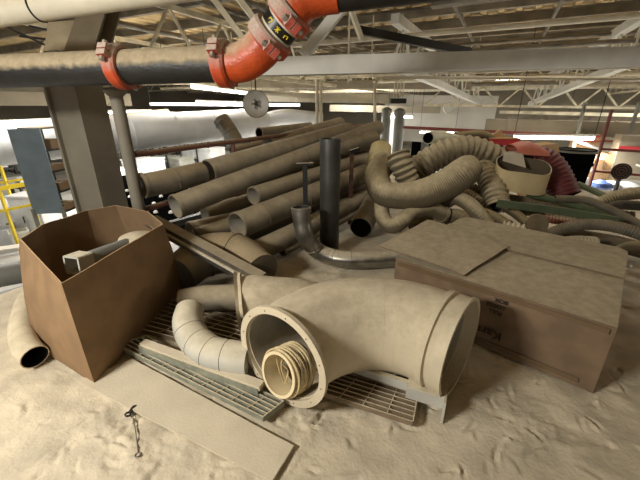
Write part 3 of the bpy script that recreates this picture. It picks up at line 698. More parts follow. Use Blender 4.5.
long_pipe(W(268, 146, 4.9), W(340, 124, 6.3), .12, 'pipe', 'dusty pipe at the very top rear of the pile', 1)
long_pipe(W(272, 153, 4.6), W(350, 129, 6.0), .10, 'pipedark', 'darker pipe just in front of the top rear pipe', 1)
long_pipe(W(298, 160, 4.4), W(374, 138, 5.2), .11, 'pipe', 'pipe whose blunt right end shows beside the dark upright pipe', 1)
long_pipe(W(340, 150, 5.0), W(383, 144, 5.35), .075, 'pipedark', 'short dark stub under the blunt right pipe end', 0, inner='dark')
long_pipe(W(340, 196, 4.8), W(377, 181, 5.4), .10, 'pipe', 'short pipe end low at the right side of the pile', 0)
long_pipe(W(196, 236, 3.55), W(262, 216, 4.1), .09, 'pipedark', 'dark pipe end deep in the left of the pile', 0)
long_pipe(W(268, 184, 4.3), W(372, 151, 5.6), .11, 'pipedark', 'dark fill pipe added between the longest pipe and the pipe behind the thin black post', 1)  # this and the next pipe are added to darken bright gaps
long_pipe(W(214, 204, 4.2), W(300, 178, 5.2), .09, 'pipedark', 'short dark fill pipe added beneath the middle of the longest pipe', 0)
long_pipe(W(338, 178, 4.9), W(374, 160, 5.5), .105, 'pipe', 'pipe end right of the dark upright pipe, just under the blunt pipe end', 0)
long_pipe(W(338, 206, 4.6), W(376, 190, 5.2), .08, 'pipedark', 'dark pipe end at the bottom right of the pile above the wide open mouth', 0)
long_pipe(W(205, 216, 3.9), W(330, 180, 5.1), .12, 'pipedark', 'dark fill pipe added inside the pile between the longest pipe and the ringed pipe', 1)  # this and the next pipe are added to fill in the pile's shade
long_pipe(W(190, 232, 3.6), W(300, 205, 4.6), .11, 'pipedark', 'dark fill pipe added low at left inside the pile', 1)
op = W(361, 228, 4.05); oq = W(377, 196, 4.7)
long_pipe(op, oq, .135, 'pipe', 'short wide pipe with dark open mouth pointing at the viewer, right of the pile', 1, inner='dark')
mb = MB(); mb.bar(G(158, 232, .0), G(250, 205, .0), .09, .08, M['dark']); mb.v = [v+Z*.05 for v in mb.v]; link('support_beam', mb, label='dark beam along the platform edge beneath the left pipe ends', cat='beam', smooth=0)
# upright metal duct piece beyond the pile
root = empty('duct_scrap', W(235, 150, 5.), 'short bright metal duct piece tilted upright behind the pipe pile', 'duct')
mb = MB(); mb.tube([W(221, 119, 5.), W(231, 134, 5.), W(239, 150, 4.95)], .12, M['galv'], 28, th=.005, step=.05); link('duct_body', mb, root)
for f in (.15, .5, .85):
    mb = MB(); c = W(221, 119, 5.).lerp(W(239, 150, 4.95), f); mb.torus(c, W(239, 150, 4.95)-W(221, 119, 5.), .122, .006, M['galv']); link('seam', mb, root)
simple('pale_tub', [W(378, 166, 4.75), W(381, 148, 4.9)], (.17, .15), 'pic', 'pale yellow rounded tub behind the left end of the hose pile', 'tub', seg=28, smooth=False, step=9)

# =====================================================================
# HOSE PILE
# =====================================================================
def hose(name, pts, r, mt, lab, rib=0., pitch=.05, th=.01, cap=False, step=None, seg=26, inner='dark', wob=0., cuff=True):
    P = [W(*p) for p in pts]
    if rib and step is None: step = pitch/6
    root = empty(name, V(P[0].x, P[0].y, min(p.z for p in P)-(r if not isinstance(r, (tuple, list)) else min(r))), lab, 'hose')
    mb = MB(); mb.tube(P, r, M[mt], seg, rib=rib, pitch=pitch, th=0 if cap else th, m_in=M[inner], step=step or .03, wob=wob); link('hose_body', mb, root, smooth=70)
    if cuff:
        R0 = r if not isinstance(r, (tuple, list)) else r[-1]
        Q = path(P, step or .03); d = (Q[-1]-Q[-3]).normalized(); mb = MB(); mb.ring(Q[-1]-d*.01, d, R0+.008, R0-.008, .03, M[mt], seg); link('end_cuff', mb, root)
    return root
hose('flexible_hose', [(384, 163, 4.35), (377, 176, 4.15), (383, 192, 3.95), (402, 196, 3.85), (425, 193, 3.8), (447, 184, 3.75), (463, 173, 3.7), (470, 168, 3.7), (475, 165, 3.7), (477.5, 163.5, 3.7)], (.155, .15, .15, .15, .165, .17, .168, .155, .12, .05), 'hose', 'thick smooth tan flexible hose sagging in a U across the left of the hose pile', .0018, .024, cap=True, cuff=False)
hose('ribbed_hose', [(398, 153, 4.0), (402, 166, 4.0), (409, 183, 4.05), (414, 196, 4.15)], .128, 'hose', 'short upright ribbed hose piece behind the U-shaped tan hose', .009, .065)
hose('ribbed_hose', [(412, 176, 4.45), (421, 167, 4.4), (434, 158, 4.35), (452, 151, 4.3), (470, 150, 4.3), (487, 156, 4.3), (500, 165, 4.35), (508, 180, 4.4)], .168, 'hose', 'big coarse ribbed hose arching over the top of the hose pile', .010, .075)
hose('ribbed_hose', [(481, 168, 4.3), (488, 176, 4.1), (494, 190, 3.95), (498, 207, 3.85)], .132, 'hose', 'ribbed hose bending down left of the cream sleeve', .008, .06)
hose('flexible_hose', [(381, 203, 4.05), (383, 218, 3.95), (392, 226, 3.85), (402, 221, 3.8), (414, 212, 3.85), (430, 209, 3.9), (445, 215, 3.95)], .088, 'hose', 'smooth tan hose curling in a U beneath the thick sagging hose', .0008, .03)
hose('flexible_hose', [(446, 202, 4.1), (455, 198, 3.85), (466, 202, 3.7), (476, 211, 3.62), (487, 225, 3.6)], .08, 'hose', 'smooth tan hose dropping behind the rear corner of the dusty carton', .0008, .03)
hose('ribbed_hose', [(448, 191, 4.2), (463, 192, 4.1), (477, 200, 4.0), (487, 212, 3.95)], .06, 'hose', 'thin ribbed hose between the sagging hose and the dropping smooth hose', .005, .035)
hose('ribbed_hose', [(462, 186, 4.3), (478, 190, 4.2), (494, 197, 4.1)], .06, 'hosed', 'thin brown ribbed hose under the end of the sagging hose', .005, .035)
hose('flexible_hose', [(436, 222, 4.1), (450, 216, 4.0), (461, 218, 3.9), (470, 226, 3.85)], .085, 'hosed', 'brown hose end lying low behind the dusty carton', .002, .03, cap=True, cuff=False)
hose('flexible_hose', [(410, 227, 4.2), (425, 222, 4.2), (440, 224, 4.1)], .07, 'hosed', 'dark brown hose piece deep behind the carton flap', 0, cap=True, cuff=False)
hose('flexible_hose', [(478, 211, 3.75), (494, 217, 3.6), (508, 226, 3.5)], .055, 'hosed', 'straight brown hose behind the dusty carton, left of the white ribbed hose', 0, .03)
hose('flexible_hose', [(505, 207, 3.9), (516, 214, 3.75), (528, 224, 3.6)], .05, 'hosed', 'brown hose under the left end of the green strip', 0, .03)
hose('ribbed_hose', [(503, 225, 3.45), (515, 227, 3.4), (529, 230, 3.35)], .042, 'hosew', 'short white coarse ribbed hose left of the round dusty disc', .009, .042)
hose('ribbed_hose', [(560, 243, 3.2), (576, 241, 3.25), (594, 242, 3.3)], .045, 'hosew', 'short white coarse ribbed hose under the grey arched hose', .009, .042)
hose('ribbed_hose', [(543, 217, 3.7), (560, 220, 3.65), (592, 224, 3.6)], .05, 'redrust', 'rust-brown ribbed hose beneath the green strip', .005, .03)
hose('flexible_hose', [(543, 238, 3.3), (556, 231, 3.25), (574, 226, 3.2), (594, 224.5, 3.15), (616, 227, 3.05), (640, 234, 2.95), (670, 246, 2.9)], .052, 'hosegrey', 'dark grey hose arching just behind the dusty carton to the right edge', .002, .02)
hose('flexible_hose', [(527, 194, 3.95), (555, 200, 3.85), (584, 208, 3.75), (602, 213, 3.7), (620, 222, 3.6)], .036, 'greenhose', 'thin green hose behind the flat green strip')
hose('flexible_hose', [(555, 199, 3.8), (584, 200, 3.7), (602, 206, 3.6), (621, 215, 3.5), (648, 229, 3.3)], .042, 'hosegrey', 'grey-green hose running right and down over the green hose')
hose('flexible_hose', [(604, 211, 3.7), (614, 206, 3.7), (626, 205, 3.7), (660, 208, 3.6)], .052, 'hoseblack', 'black hose at the right edge above the grey arched hose')
hose('ribbed_hose', [(592, 207, 4.1), (607, 200, 4.05), (623, 195, 4.0), (660, 191, 3.9)], .07, 'hose', 'tan ribbed hose rising to the right edge of the picture', .003, .03)
hose('flexible_hose', [(548, 236, 3.8), (580, 238, 3.7), (612, 243, 3.6), (650, 252, 3.5)], .085, 'hosegrey', 'thick dark hose low behind the carton, under the arched hose', 0, .03)
hose('flexible_hose', [(600, 262, 3.3), (620, 250, 3.25), (640, 246, 3.1), (670, 250, 3.0)], .05, 'hosed', 'brown hose at the right edge beside the carton corner', 0, .03)
hose('flexible_hose', [(480, 196, 4.5), (510, 204, 4.3), (545, 208, 4.2), (585, 214, 4.2), (630, 222, 4.0)], .12, 'hosegrey', 'thick shadowed hose at the heart of the pile behind the green strip', .003, .04)
hose('flexible_hose', [(578, 184, 5.0), (596, 192, 4.7), (612, 199, 4.4)], .04, 'greenhose', 'thin pale green hose running back from the red hose to the wall side', 0)
# red hose with torn hood
root = hose('red_hose', [(527, 164, 4.25), (538, 160, 4.25), (549, 166, 4.2), (557, 178, 4.15), (565, 197, 4.1)], (.17, .17, .165, .165, .165), 'hosered', 'maroon ribbed hose with a salmon torn hood, right of the cream sleeve', .006, .05, cuff=False)
mb = MB(); P0 = W(520, 152, 4.2); vs = []; fs = []
for s_ in (0, 1):
    for i in range(13):
        for j in range(5):
            an = math.pi*(.0+i/12); ax_ = W(545, 157, 4.2)-W(514, 155, 4.2); base_ = W(510, 152.5, 4.15)+ax_*(j/4)
            vs.append(base_+V(0, 0, 0)+V(.0, .17, 0)*-math.cos(an)+Z*math.sin(an)*(.12+.03*math.sin(j*.9)-s_*.008)*(.55+.45*math.sin(math.pi*(j+.9)/5.2)))
o1 = 65
tp = [(i*5+j, i*5+j+1, (i+1)*5+j+1, (i+1)*5+j) for i in range(12) for j in range(4)]
mb.add(vs, tp+[tuple(x+o1 for x in f[::-1]) for f in tp], M['redsheet']); link('torn_hood', mb, root, label='salmon coloured torn hood')
# cream sleeve
sc_ = W(522, 172, 3.9)
root = empty('fabric_sleeve', sc_-Z*.2, 'cream hose sleeve standing open like a wide oval ring in front of the red hose', 'sleeve')
mb = MB(); vs = []; n = 40; sx_ = V(.96, -.28, 0); sy_ = V(.28, .96, 0)
for s_ in (0, 1):
    for k in range(5):
        for i in range(n):
            an = 2*math.pi*i/n; r1 = .29-s_*.012; r2 = .19-s_*.012
            zt = .08+.09*math.sin(an)+.03*math.cos(an+2.6)+.015*math.sin(3*an); zb = -.21+.02*math.sin(2*an)
            vs.append(sc_+sx_*math.cos(an)*r1*(1-.06*k/4)+sy_*math.sin(an)*r2+Z*(zt+(zb-zt)*k/4))
fs = []
for k in range(4):
    for i in range(n):
        f = (k*n+i, (k+1)*n+i, (k+1)*n+(i+1) % n, k*n+(i+1) % n); fs.append(f)
for i in range(n):
    fs.append((i, (i+1) % n, (i+1) % n+5*n, i+5*n)); fs.append((4*n+(i+1) % n, 4*n+i, 9*n+i, 9*n+(i+1) % n))
mb.add(vs, fs, M['sleeve']); mb.add(vs, [(k*n+(i+1) % n+5*n, (k+1)*n+(i+1) % n+5*n, (k+1)*n+i+5*n, k*n+i+5*n) for k in range(4) for i in range(n)], M['hosed']); link('sleeve_band', mb, root)  # inner skin given a darker colour for the shaded inside
mb = MB(); mb.prism([W(505, 152, 4.0), W(523, 153, 4.0), W(526, 168, 3.85), W(503, 161, 3.75)], V(0, .012, .004), M['paper']); link('loose_flap', mb, root, label='pale grey torn flap')
# round disc and green strip
dc = W(537, 224, 3.25); dax = V(-.1, -.95, .3).normalized()
mb = MB(); P = dc; mb.tube([P-dax*.012, P+dax*.012], .1, M['hosed'], 32, smooth=False, step=9, sq=1.); link('round_disc', mb, label='upright round dusty disc wedged behind the carton among the hoses', cat='disc')
mb = MB()
g0 = [W(497, 203, 3.55), W(560, 211, 3.4), W(618, 221, 3.2)]
for i in range(2):
    mb.bar(g0[i], g0[i+1], .012, .085, M['green'], up=V(.0, -.35, 1))
link('green_strip', mb, label='flat olive green strip laid across the front of the hose pile', cat='strip', smooth=0)
# =====================================================================
# CARTON RIGHT
# =====================================================================
Kz = .44
fr = V(1.53, 1.46, 0); ul = V(-.745, .667, 0); ur = V(.667, .745, 0); LF, LR = 1.29, 1.34
root = empty('closed_carton', fr+ul*LF/2+ur*LR/2, 'big flat dust-covered cardboard carton with printed upside-down text at right', 'cardboard box')
def cpt(a, b, z): return fr+ul*(a*LF)+ur*(b*LR)+Z*z
mb = MB()
sag = lambda a, b: .012*noise.noise(V(a*3, b*3, 1))
# front, right, left, rear walls with crumple
def cw(f0, f1, nm, lab=None):
    mb = MB(); nu, nvv = 24, 8; vs = []; out = (f1-f0).cross(Z).normalized()
    for s_ in (0, 1):
        for j in range(nvv+1):
            for i in range(nu+1):
                p = f0.lerp(f1, i/nu)+Z*(Kz*j/nvv)
                e = math.sin(math.pi*j/nvv)*math.sin(math.pi*i/nu)
                vs.append(p+out*(.03*e*noise.noise(V(p.x*4, p.y*4, p.z*5))+.008*e-s_*.01))
    w_ = nu+1; o_ = w_*(nvv+1)
    f_ = [(j*w_+i, j*w_+i+1, (j+1)*w_+i+1, (j+1)*w_+i) for j in range(nvv) for i in range(nu)]
    mb.add(vs, f_+[tuple(x+o_ for x in f[::-1]) for f in f_]+[(nvv*w_+i, nvv*w_+i+1, nvv*w_+i+1+o_, nvv*w_+i+o_) for i in range(nu)], M['cardR'])
    return link(nm, mb, root, smooth=50)
fw = cw(cpt(1, 0, 0), cpt(0, 0, 0), 'front_wall')
cw(cpt(0, 0, 0), cpt(0, 1, 0), 'side_wall'); cw(cpt(1, 1, 0), cpt(1, 0, 0), 'side_wall'); cw(cpt(0, 1, 0), cpt(1, 1, 0), 'rear_wall')
def flap(b0, b1, z, nm, a0=0., a1=1., rc=False):
    mb = MB(); nu, nvv = 30, 16; vs = []
    for s_ in (0, 1):
        for j in range(nvv+1):
            for i in range(nu+1):
                a = a0+(a1-a0)*i/nu; b = b0+(b1-b0)*j/nvv
                if rc and b > .9: a = a+(.5-a)*((b-.9)/.1)**3*.10
                p = cpt(a, b, z); vs.append(p+Z*(.018*noise.noise(V(p.x*2.5, p.y*2.5, 2))*(abs(math.sin(math.pi*b)*math.sin(math.pi*a)))**.5-s_*.006+.003))
    w_ = nu+1; o_ = w_*(nvv+1)
    f_ = [(j*w_+i, (j+1)*w_+i, (j+1)*w_+i+1, j*w_+i+1) for j in range(nvv) for i in range(nu)]
    e = [(i, i+1, i+1+o_, i+o_) for i in range(nu)]+[(nvv*w_+i+1, nvv*w_+i, nvv*w_+i+o_, nvv*w_+i+1+o_) for i in range(nu)]
    e += [((j+1)*w_, j*w_, j*w_+o_, (j+1)*w_+o_) for j in range(nvv)]+[(j*w_+nu, (j+1)*w_+nu, (j+1)*w_+nu+o_, j*w_+nu+o_) for j in range(nvv)]
    mb.add(vs, f_+[tuple(x+o_ for x in f[::-1]) for f in f_]+e, M['cardR']); return link(nm, mb, root, smooth=40)
flap(-.004, .53, Kz, 'top_flap'); flap(.515, 1.0, Kz+.012, 'top_flap', rc=True)
mb = MB()
fn = (cpt(0, 0, 0)-cpt(1, 0, 0)).cross(Z).normalized()
mb.bar(cpt(.98, 0, Kz-.03)+fn*.006, cpt(.02, 0, Kz-.03)+fn*.006, .002, .03, M['tape'], up=Z); mb.v = [v+fn*.01*abs(math.sin(v.x*9)) for v in mb.v]; link('tape_strip', mb, root, label='clear tape along the top edge', smooth=0)
mb = MB(); mb.bar(cpt(.85, 0, .05)+fn*.012, cpt(.06, 0, .05)+fn*.012, .002, .03, M['tape'], up=Z); link('tape_strip', mb, root, label='clear tape along the bottom edge', smooth=0)
mb = MB(); mb.box(cpt(-.012, .78, Kz-.02), ur*.02, ul*.02, Z*.012, M['white']); link('plastic_clip', mb, root, label='white plastic clip', smooth=0)
def text_mesh(s, size, org, xdir, ydir, out, bold=True):
    cu = bpy.data.curves.new('txt', 'FONT'); cu.body = s; cu.size = size; cu.extrude = .0008; cu.offset = size*.02 if bold else 0; cu.resolution_u = 3
    o = bpy.data.objects.new('txt', cu); C.objects.link(o); dg = bpy.context.evaluated_depsgraph_get(); dg.update()
    me = bpy.data.meshes.new_from_object(o.evaluated_get(dg)); 
    mb = MB(); mb.add([org+xdir*v.co.x+ydir*v.co.y+out*v.co.z for v in me.vertices], [tuple(p.vertices) for p in me.polygons], M['ink'])
    bpy.data.objects.remove(o); bpy.data.curves.remove(cu); bpy.data.meshes.remove(me); return mb
# upside-down print: reading direction runs towards the left end of the carton
def ontowall(px, py):
    d = ray(px, py); n_ = fn; p0 = cpt(0, 0, 0); t_ = (p0-V(0, 0, H)).dot(n_)/d.dot(n_); return V(0, 0, H)+d*t_
for s, px, py, sz in (('Karnes', 503, 333, .085), ('PULL', 503, 312, .036), ('LOOSE', 506, 306.5, .036), ('BOX', 509, 301, .036)):
    o_ = ontowall(px, py)+fn*.016
    link('printed_text', text_mesh(s, sz, o_, ul, -Z, fn), fw, label='black upside-down print', smooth=0)
# loose sheet
q = [G(378, 247, .50), G(464, 276, .455), G(508, 247, .475), G(428, 220, .50)]
mb = MB(); vs = []; nu = nv = 12
for s_ in (0, 1):
    for i in range(nu+1):
        for j in range(nv+1):
            p = quadpt(q, i/nu, j/nv); vs.append(p+Z*(.012*math.sin(math.pi*i/nu)+.01*noise.noise(p*5)+s_*.007))
W_ = nv+1; o1 = (nu+1)*W_
tp = [(o1+i*W_+j, o1+(i+1)*W_+j, o1+(i+1)*W_+j+1, o1+i*W_+j+1) for i in range(nu) for j in range(nv)]
ed = [(i*W_, (i+1)*W_, o1+(i+1)*W_, o1+i*W_) for i in range(nu)]+[((i+1)*W_+nv, i*W_+nv, o1+i*W_+nv, o1+(i+1)*W_+nv) for i in range(nu)]
ed += [(j+1, j, o1+j, o1+j+1) for j in range(nv)]+[(nu*W_+j, nu*W_+j+1, o1+nu*W_+j+1, o1+nu*W_+j) for j in range(nv)]
mb.add(vs, tp+[tuple(x-o1 for x in f[::-1]) for f in tp]+ed, M['cardR']); link('cardboard_sheet', mb, label='loose dusty cardboard sheet lying on the left end of the closed carton', cat='cardboard', smooth=40)

# =====================================================================
# HALL BEYOND
# =====================================================================
# big white duct left
p = W(-70, 149, 6.3); q_ = W(262, 122, 11.6)
root = empty('air_duct', (p+q_)/2, 'very large white round air duct hanging across the hall at left', 'duct')
mb = MB(); mb.tube([p, q_], .44, M['wduct'], 40, smooth=False, step=9); link('duct_body', mb, root)
for f in (.12, .3, .45, .6, .75, .9, .995):
    mb = MB(); mb.ring(p.lerp(q_, f), q_-p, .452, .43, .06, M['wduct'], 40); link('joint_band', mb, root)
simple('air_duct', [W(262, 122, 11.8), W(285, 117, 12), W(322, 120, 12.2)], .26, 'wduct', 'grey insulated duct continuing right from the large white duct', 'duct', seg=24, step=.2)
simple('air_duct', [W(-40, 132, 9.5), W(60, 128, 10.5), W(170, 118, 12)], .3, 'gduct', 'grey dusty duct behind the large white duct', 'duct', seg=24, step=.5)
# long grey rectangular duct right
root = empty('rectangular_duct', W(570, 128, 11.5), 'long grey-tan rectangular duct crossing the far right of the hall', 'duct')
p = W(487, 125, 13.2); q_ = W(760, 134, 9.3)
mb = MB(); mb.bar(p, q_, .6, .46, M['gtan']); link('duct_body', mb, root, smooth=0)
for f in (.1, .25, .4, .55, .7, .85):
    mb = MB(); mb.bar(p.lerp(q_, f), p.lerp(q_, f)+(q_-p).normalized()*.05, .64, .50, M['gtan']); link('joint_flange', mb, root, smooth=0)
beam('cable_tray', W(500, 112, 15), W(760, 118, 11), .3, .12, 'truss', 'pale cable tray above the long grey duct', 'cable tray')
# lamps
def lamp(p, q, r, lab, watt, grp='fluorescent lamps in the hall'):
    p, q = Vector(p), Vector(q)
    root = empty('fluorescent_lamp', (p+q)/2-Z*.03, lab, 'lamp', grp); up = Z
    mb = MB(); mb.bar(p+up*.07, q+up*.07, .2, .05, M['white']); link('lamp_housing', mb, root, smooth=0)
    mb = MB(); mb.tube([p, q], r*.75, M['skin'], 12, smooth=False, step=9); link('lamp_tube', mb, root, label='glowing white tube')
    for e in (p, q):
        mb = MB(); mb.bar(e+Z*.09, V(e.x, e.y, 3.6), .015, .015, M['dark']); link('hanger', mb, root, smooth=0)
    if watt:
        L = bpy.data.lights.new('lamp_light', 'AREA'); L.shape = 'RECTANGLE'; L.size = (q-p).length; L.size_y = .2; L.energy = watt*3.2; L.color = (1, .95, .88)
        o = bpy.data.objects.new('lamp_light', L); C.objects.link(o); o.location = (p+q)/2-Z*.06
        d = (q-p).normalized(); o.rotation_euler = Matrix((d, Z.cross(d), Z)).transposed().to_euler()
lamp(W(514, 137, 10.3), W(594, 138, 9.6), .075, 'bright glowing fluorescent lamp under the long grey duct at right', 150)
lamp(W(92, 113, 12), W(152, 112, 13), .05, 'fluorescent lamp glowing above the white duct beside the steel column', 120)
lamp(W(192, 87, 11), W(252, 94, 13), .06, 'fluorescent lamp below the orange elbow, left of the round dish', 120)
lamp(W(196, 102, 15), W(262, 104, 17), .05, 'lower fluorescent lamp behind the white duct, left of the round dish', 0)
lamp(W(388, 117, 16), W(412, 117, 17), .06, 'small distant fluorescent lamp near the grey vertical ducts', 25)
lamp(W(420, 132, 19), W(455, 133, 19), .08, 'distant glowing fluorescent lamp low behind the big ribbed hose', 0)
lamp(W(568, 117, 18), W(600, 118, 17), .04, 'thin distant lamp above the long grey duct at right', 0)
for (a, b) in [(8.5, -9), (14, -12), (20, -8), (15.5, 6), (22, 12), (9, 11), (27, 0), (2.5, -8.5)]:  # last one is added out of view to brighten the left hall
    lamp(ab(a, b-.9, 3.05), ab(a, b+.9, 3.05), .03, 'ceiling fluorescent lamp high between the trusses, in a set with one added fill lamp', 65 if a == 2.5 else 130, 'high fluorescent lamps')
# round dish fan
c = W(256, 104, 5.2); vx = (V(0, 0, H)-c).normalized(); vx = (vx+V(-.1, 0, -.15)).normalized()
root = empty('round_fan', c-Z*.2, 'round pale dish fan hanging below the orange elbow', 'fan')
mb = MB(); mb.tube([c-vx*.1, c-vx*.06, c, c+vx*.01], (.02, .12, .19, .195), M['white'], 36, smooth=False, step=9, th=.004); link('dish', mb, root)
mb = MB(); mb.disc(c-vx*.02, vx, .03, .05, M['dark'], 16); link('hub', mb, root, label='dark hub')
a_, b_ = basis(vx)
for k in range(5):
    mb = MB(); an = k*2*math.pi/5; d_ = a_*math.cos(an)+b_*math.sin(an); mb.bar(c-vx*.02+d_*.02, c-vx*.02+d_*.075, .025, .006, M['machg'], up=(vx+d_.cross(vx)*.5)); link('blade', mb, root, smooth=0)
mb = MB(); mb.torus(c+vx*.01, vx, .195, .006, M['galv'], 36, 6); link('guard_ring', mb, root)
mb = MB(); mb.tube([c-vx*.1, c-vx*.1+Z*1.2], .012, M['dark'], 8, smooth=False, step=9); link('drop_rod', mb, root)
c = W(449, 108, 17); root = empty('round_wall_fan', c, 'round white disc fan on the far pale wall, above the big ribbed hose', 'fan')
mb = MB(); mb.disc(c, V(0, 1, -.1), .27, .1, M['mach'], 28); link('disc_face', mb, root); mb = MB(); mb.torus(c-V(0, .05, 0), V(0, 1, -.1), .25, .03, M['whitepipe'], 28, 6); link('guard_ring', mb, root)
# vertical grey ducts with hoods
for i, (x, y0, t_, r_, lb) in enumerate([(400, 109, 9.5, .13, 'right vertical grey duct with domed top, beyond the pipe pile'), (387, 108, 10.5, .13, 'left vertical grey duct with domed top, beyond the pipe pile')]):
    p = W(x, y0, t_); root = empty('vertical_duct', V(p.x, p.y, ZF), lb, 'duct')
    mb = MB(); mb.tube([V(p.x, p.y, ZF), V(p.x, p.y, p.z-.12)], r_, M['machg'], 24, smooth=False, step=9); link('duct_body', mb, root)
    mb = MB(); mb.tube([V(p.x, p.y, p.z-.14), V(p.x, p.y, p.z-.05), V(p.x, p.y, p.z), V(p.x, p.y, p.z+.03)], (r_+.02, r_+.03, r_*.8, r_*.2), M['machg'], 24, step=.02); link('domed_top', mb, root)
p = W(398, 101, 9.0)
root = empty('electrical_box', p-Z*.1, 'black electrical box above the grey vertical ducts', 'electrical box')
mb = MB(); mb.box(p, V(.2, 0, 0), V(0, .1, 0), Z*.06, M['dark']); link('box_body', mb, root, smooth=0)
for k in range(4):
    mb = MB(); x = p.x-.12+.08*k; mb.tube([V(x, p.y, p.z+.06), V(x, p.y, 3.6)], .018, M['whitepipe'], 8, smooth=False, step=9); link('conduit', mb, root)
# cabinet builder on the hall floor
def machine(px, py, w, d, h, mt, name, lab, cat, z0=ZF, yaw=0., top='machg', n=2, screen=False):
    if mt == 'mach': top = 'mach'
    b0 = G(px, py, z0); ux = (B*math.cos(yaw)+A*math.sin(yaw)); uy = Z.cross(ux)
    root = empty(name, b0, lab, cat)
    mb = MB(); mb.box(b0+Z*(h/2+.05), ux*w/2, uy*d/2, Z*(h/2-.05), M[mt]); link('housing', mb, root, smooth=0)
    mb = MB(); mb.box(b0+Z*(h+.03), ux*(w/2+.03), uy*(d/2+.03), Z*.03, M[top]); link('top_plate', mb, root, smooth=0)
    for k in range(n):
        mb = MB(); mb.box(b0-uy*(d/2+.012)+ux*(w*(k+.5)/n-w/2)+Z*(h*.5), ux*(w/n*.42), uy*.012, Z*(h*.38), M[top if k % 2 else mt]); pn = link('door_panel', mb, root, smooth=0)
        mb = MB(); mb.bar(b0-uy*(d/2+.04)+ux*(w*(k+.8)/n-w/2)+Z*h*.45, b0-uy*(d/2+.04)+ux*(w*(k+.8)/n-w/2)+Z*h*.6, .02, .02, M['dark']); link('handle', mb, pn, smooth=0)
    for i in (-1, 1):
        for j in (-1, 1):
            mb = MB(); mb.box(b0+ux*(w/2-.08)*i+uy*(d/2-.08)*j+Z*.05, ux*.05, uy*.05, Z*.05, M['dark']); link('leg', mb, root, smooth=0)
    return root
machine(390, 165, 1.3, .8, 3.3, 'mach', 'white_cabinet', 'white cabinet standing behind the right end of the pipe pile', 'cabinet')
machine(14, 232, 1.6, 1.0, .9, 'mach', 'packing_machine', 'low white machine at the left edge beyond the open carton', 'machine')
machine(44, 238, .9, .6, 1.3, 'mach', 'packing_machine', 'white machine housing below the blue-grey panel', 'machine', yaw=.4)
machine(8, 200, 2., 1.0, 1.0, 'machg', 'packing_machine', 'grey machine behind the low white machine at the left edge', 'machine')
machine(125, 200, 1.4, 1.0, 1.2, 'mach', 'packing_machine', 'white machine seen between steel column and round post', 'machine')
machine(148, 186, 1.6, 1.0, 1.3, 'mach', 'packing_machine', 'white machine just right of the round post', 'machine', yaw=.3)
machine(175, 178, 2.2, 1.0, 1.1, 'machg', 'packing_machine', 'grey machine below the guardrail behind the roller table', 'machine')
machine(205, 172, 2.4, 1.2, 1.4, 'mach', 'packing_machine', 'white machine far behind the upper long pipe', 'machine')
machine(120, 168, 2.2, 1.2, 1.3, 'machg', 'packing_machine', 'grey machine far behind the round post, right of the column', 'machine')
machine(150, 162, 3., 1.2, 1.2, 'mach', 'packing_machine', 'distant white machine under the white duct', 'machine')
machine(235, 162, 3., 1.2, 1.2, 'machg', 'packing_machine', 'distant grey machine beneath the end of the white duct', 'machine')
machine(20, 170, 3., 1.2, 1.3, 'mach', 'packing_machine', 'distant white machine above the yellow guard at the left edge', 'machine')
machine(440, 158, 2.4, 1., 1.6, 'machg', 'tool_cabinet', 'grey cabinet far behind the big ribbed hose', 'cabinet')
machine(420, 158, 1.3, .7, 2.6, 'binm', 'tool_cabinet', 'tall black cabinet behind the pale hose end', 'cabinet')
machine(478, 158, 3., 1.2, 2.4, 'mach', 'white_cabinet', 'far white cabinet left of the long grey duct', 'cabinet')
# white wall panels far mid
beam('partition_wall', W(384, 118, 24), W(494, 121, 22), .12, 3.0, 'wallw', 'pale partition wall far behind the hoses, below the trusses', 'wall panel')
# skate wheel table
root = empty('roller_table', G(165, 195, -.5), 'black table set with rows of white ball rollers beyond the platform edge', 'conveyor')
q = [G(96, 226, -.5), G(285, 236, -.5), G(300, 170, -.5), G(106, 176, -.5)]
mb = MB(); mb.prism(q, -Z*.06, M['table']); link('frame', mb, root, smooth=0)
first = None; wb = WL[root.name]
for i in range(12):
    for j in range(8):
        p = quadpt(q, (i+.5+.5*(j % 2)*.6)/12.5, (j+.5)/8)
        if first is None:
            mb = MB(); mb.tube([p+Z*.0, p+Z*.03, p+Z*.05], (.045, .04, .015), M['wheel'], 10, smooth=False, step=9); first = link('ball_roller', mb, root); fp = p
        else:
            c = first.copy(); c.location = p-fp; C.objects.link(c); c.parent = root
for k in range(4):
    mb = MB(); p = quadpt(q, (.05, .95, .95, .05)[k], (.05, .05, .95, .95)[k]); mb.bar(p-Z*.06, V(p.x, p.y, ZF), .06, .06, M['dark']); link('leg', mb, root, smooth=0)
# shelving rack with blue side panel
a0 = W(22, 175, 6.0); a1 = W(53, 175, 6.1); a2 = W(74, 172, 6.6)
zt, zb = zat(129, a0.y), zat(214, a0.y); zt2 = zat(129, a1.y)
root = empty('shelving_rack', V(a1.x, a1.y, ZF), 'dark shelving rack with a blue-grey side panel left of the steel column', 'shelf')
pa, pb, pc = V(a0.x, a0.y, 0), V(a1.x, a1.y, 0), V(a2.x, a2.y, 0)
mb = MB(); mb.bar(pa.lerp(pb, .5)+Z*zb, pa.lerp(pb, .5)+Z*zt, (pb-pa).length, .03, M['blue'], up=(pb-pa).cross(Z)); link('side_panel', mb, root, label='blue-grey side panel', smooth=0)
mb = MB(); w_ = (pc-pb); nn_ = w_.cross(Z).normalized(); mb.bar(pb.lerp(pc, .5)-nn_*.4+Z*zb, pb.lerp(pc, .5)-nn_*.4+Z*zt, w_.length, .02, M['dark'], up=nn_); link('back_panel', mb, root, smooth=0)
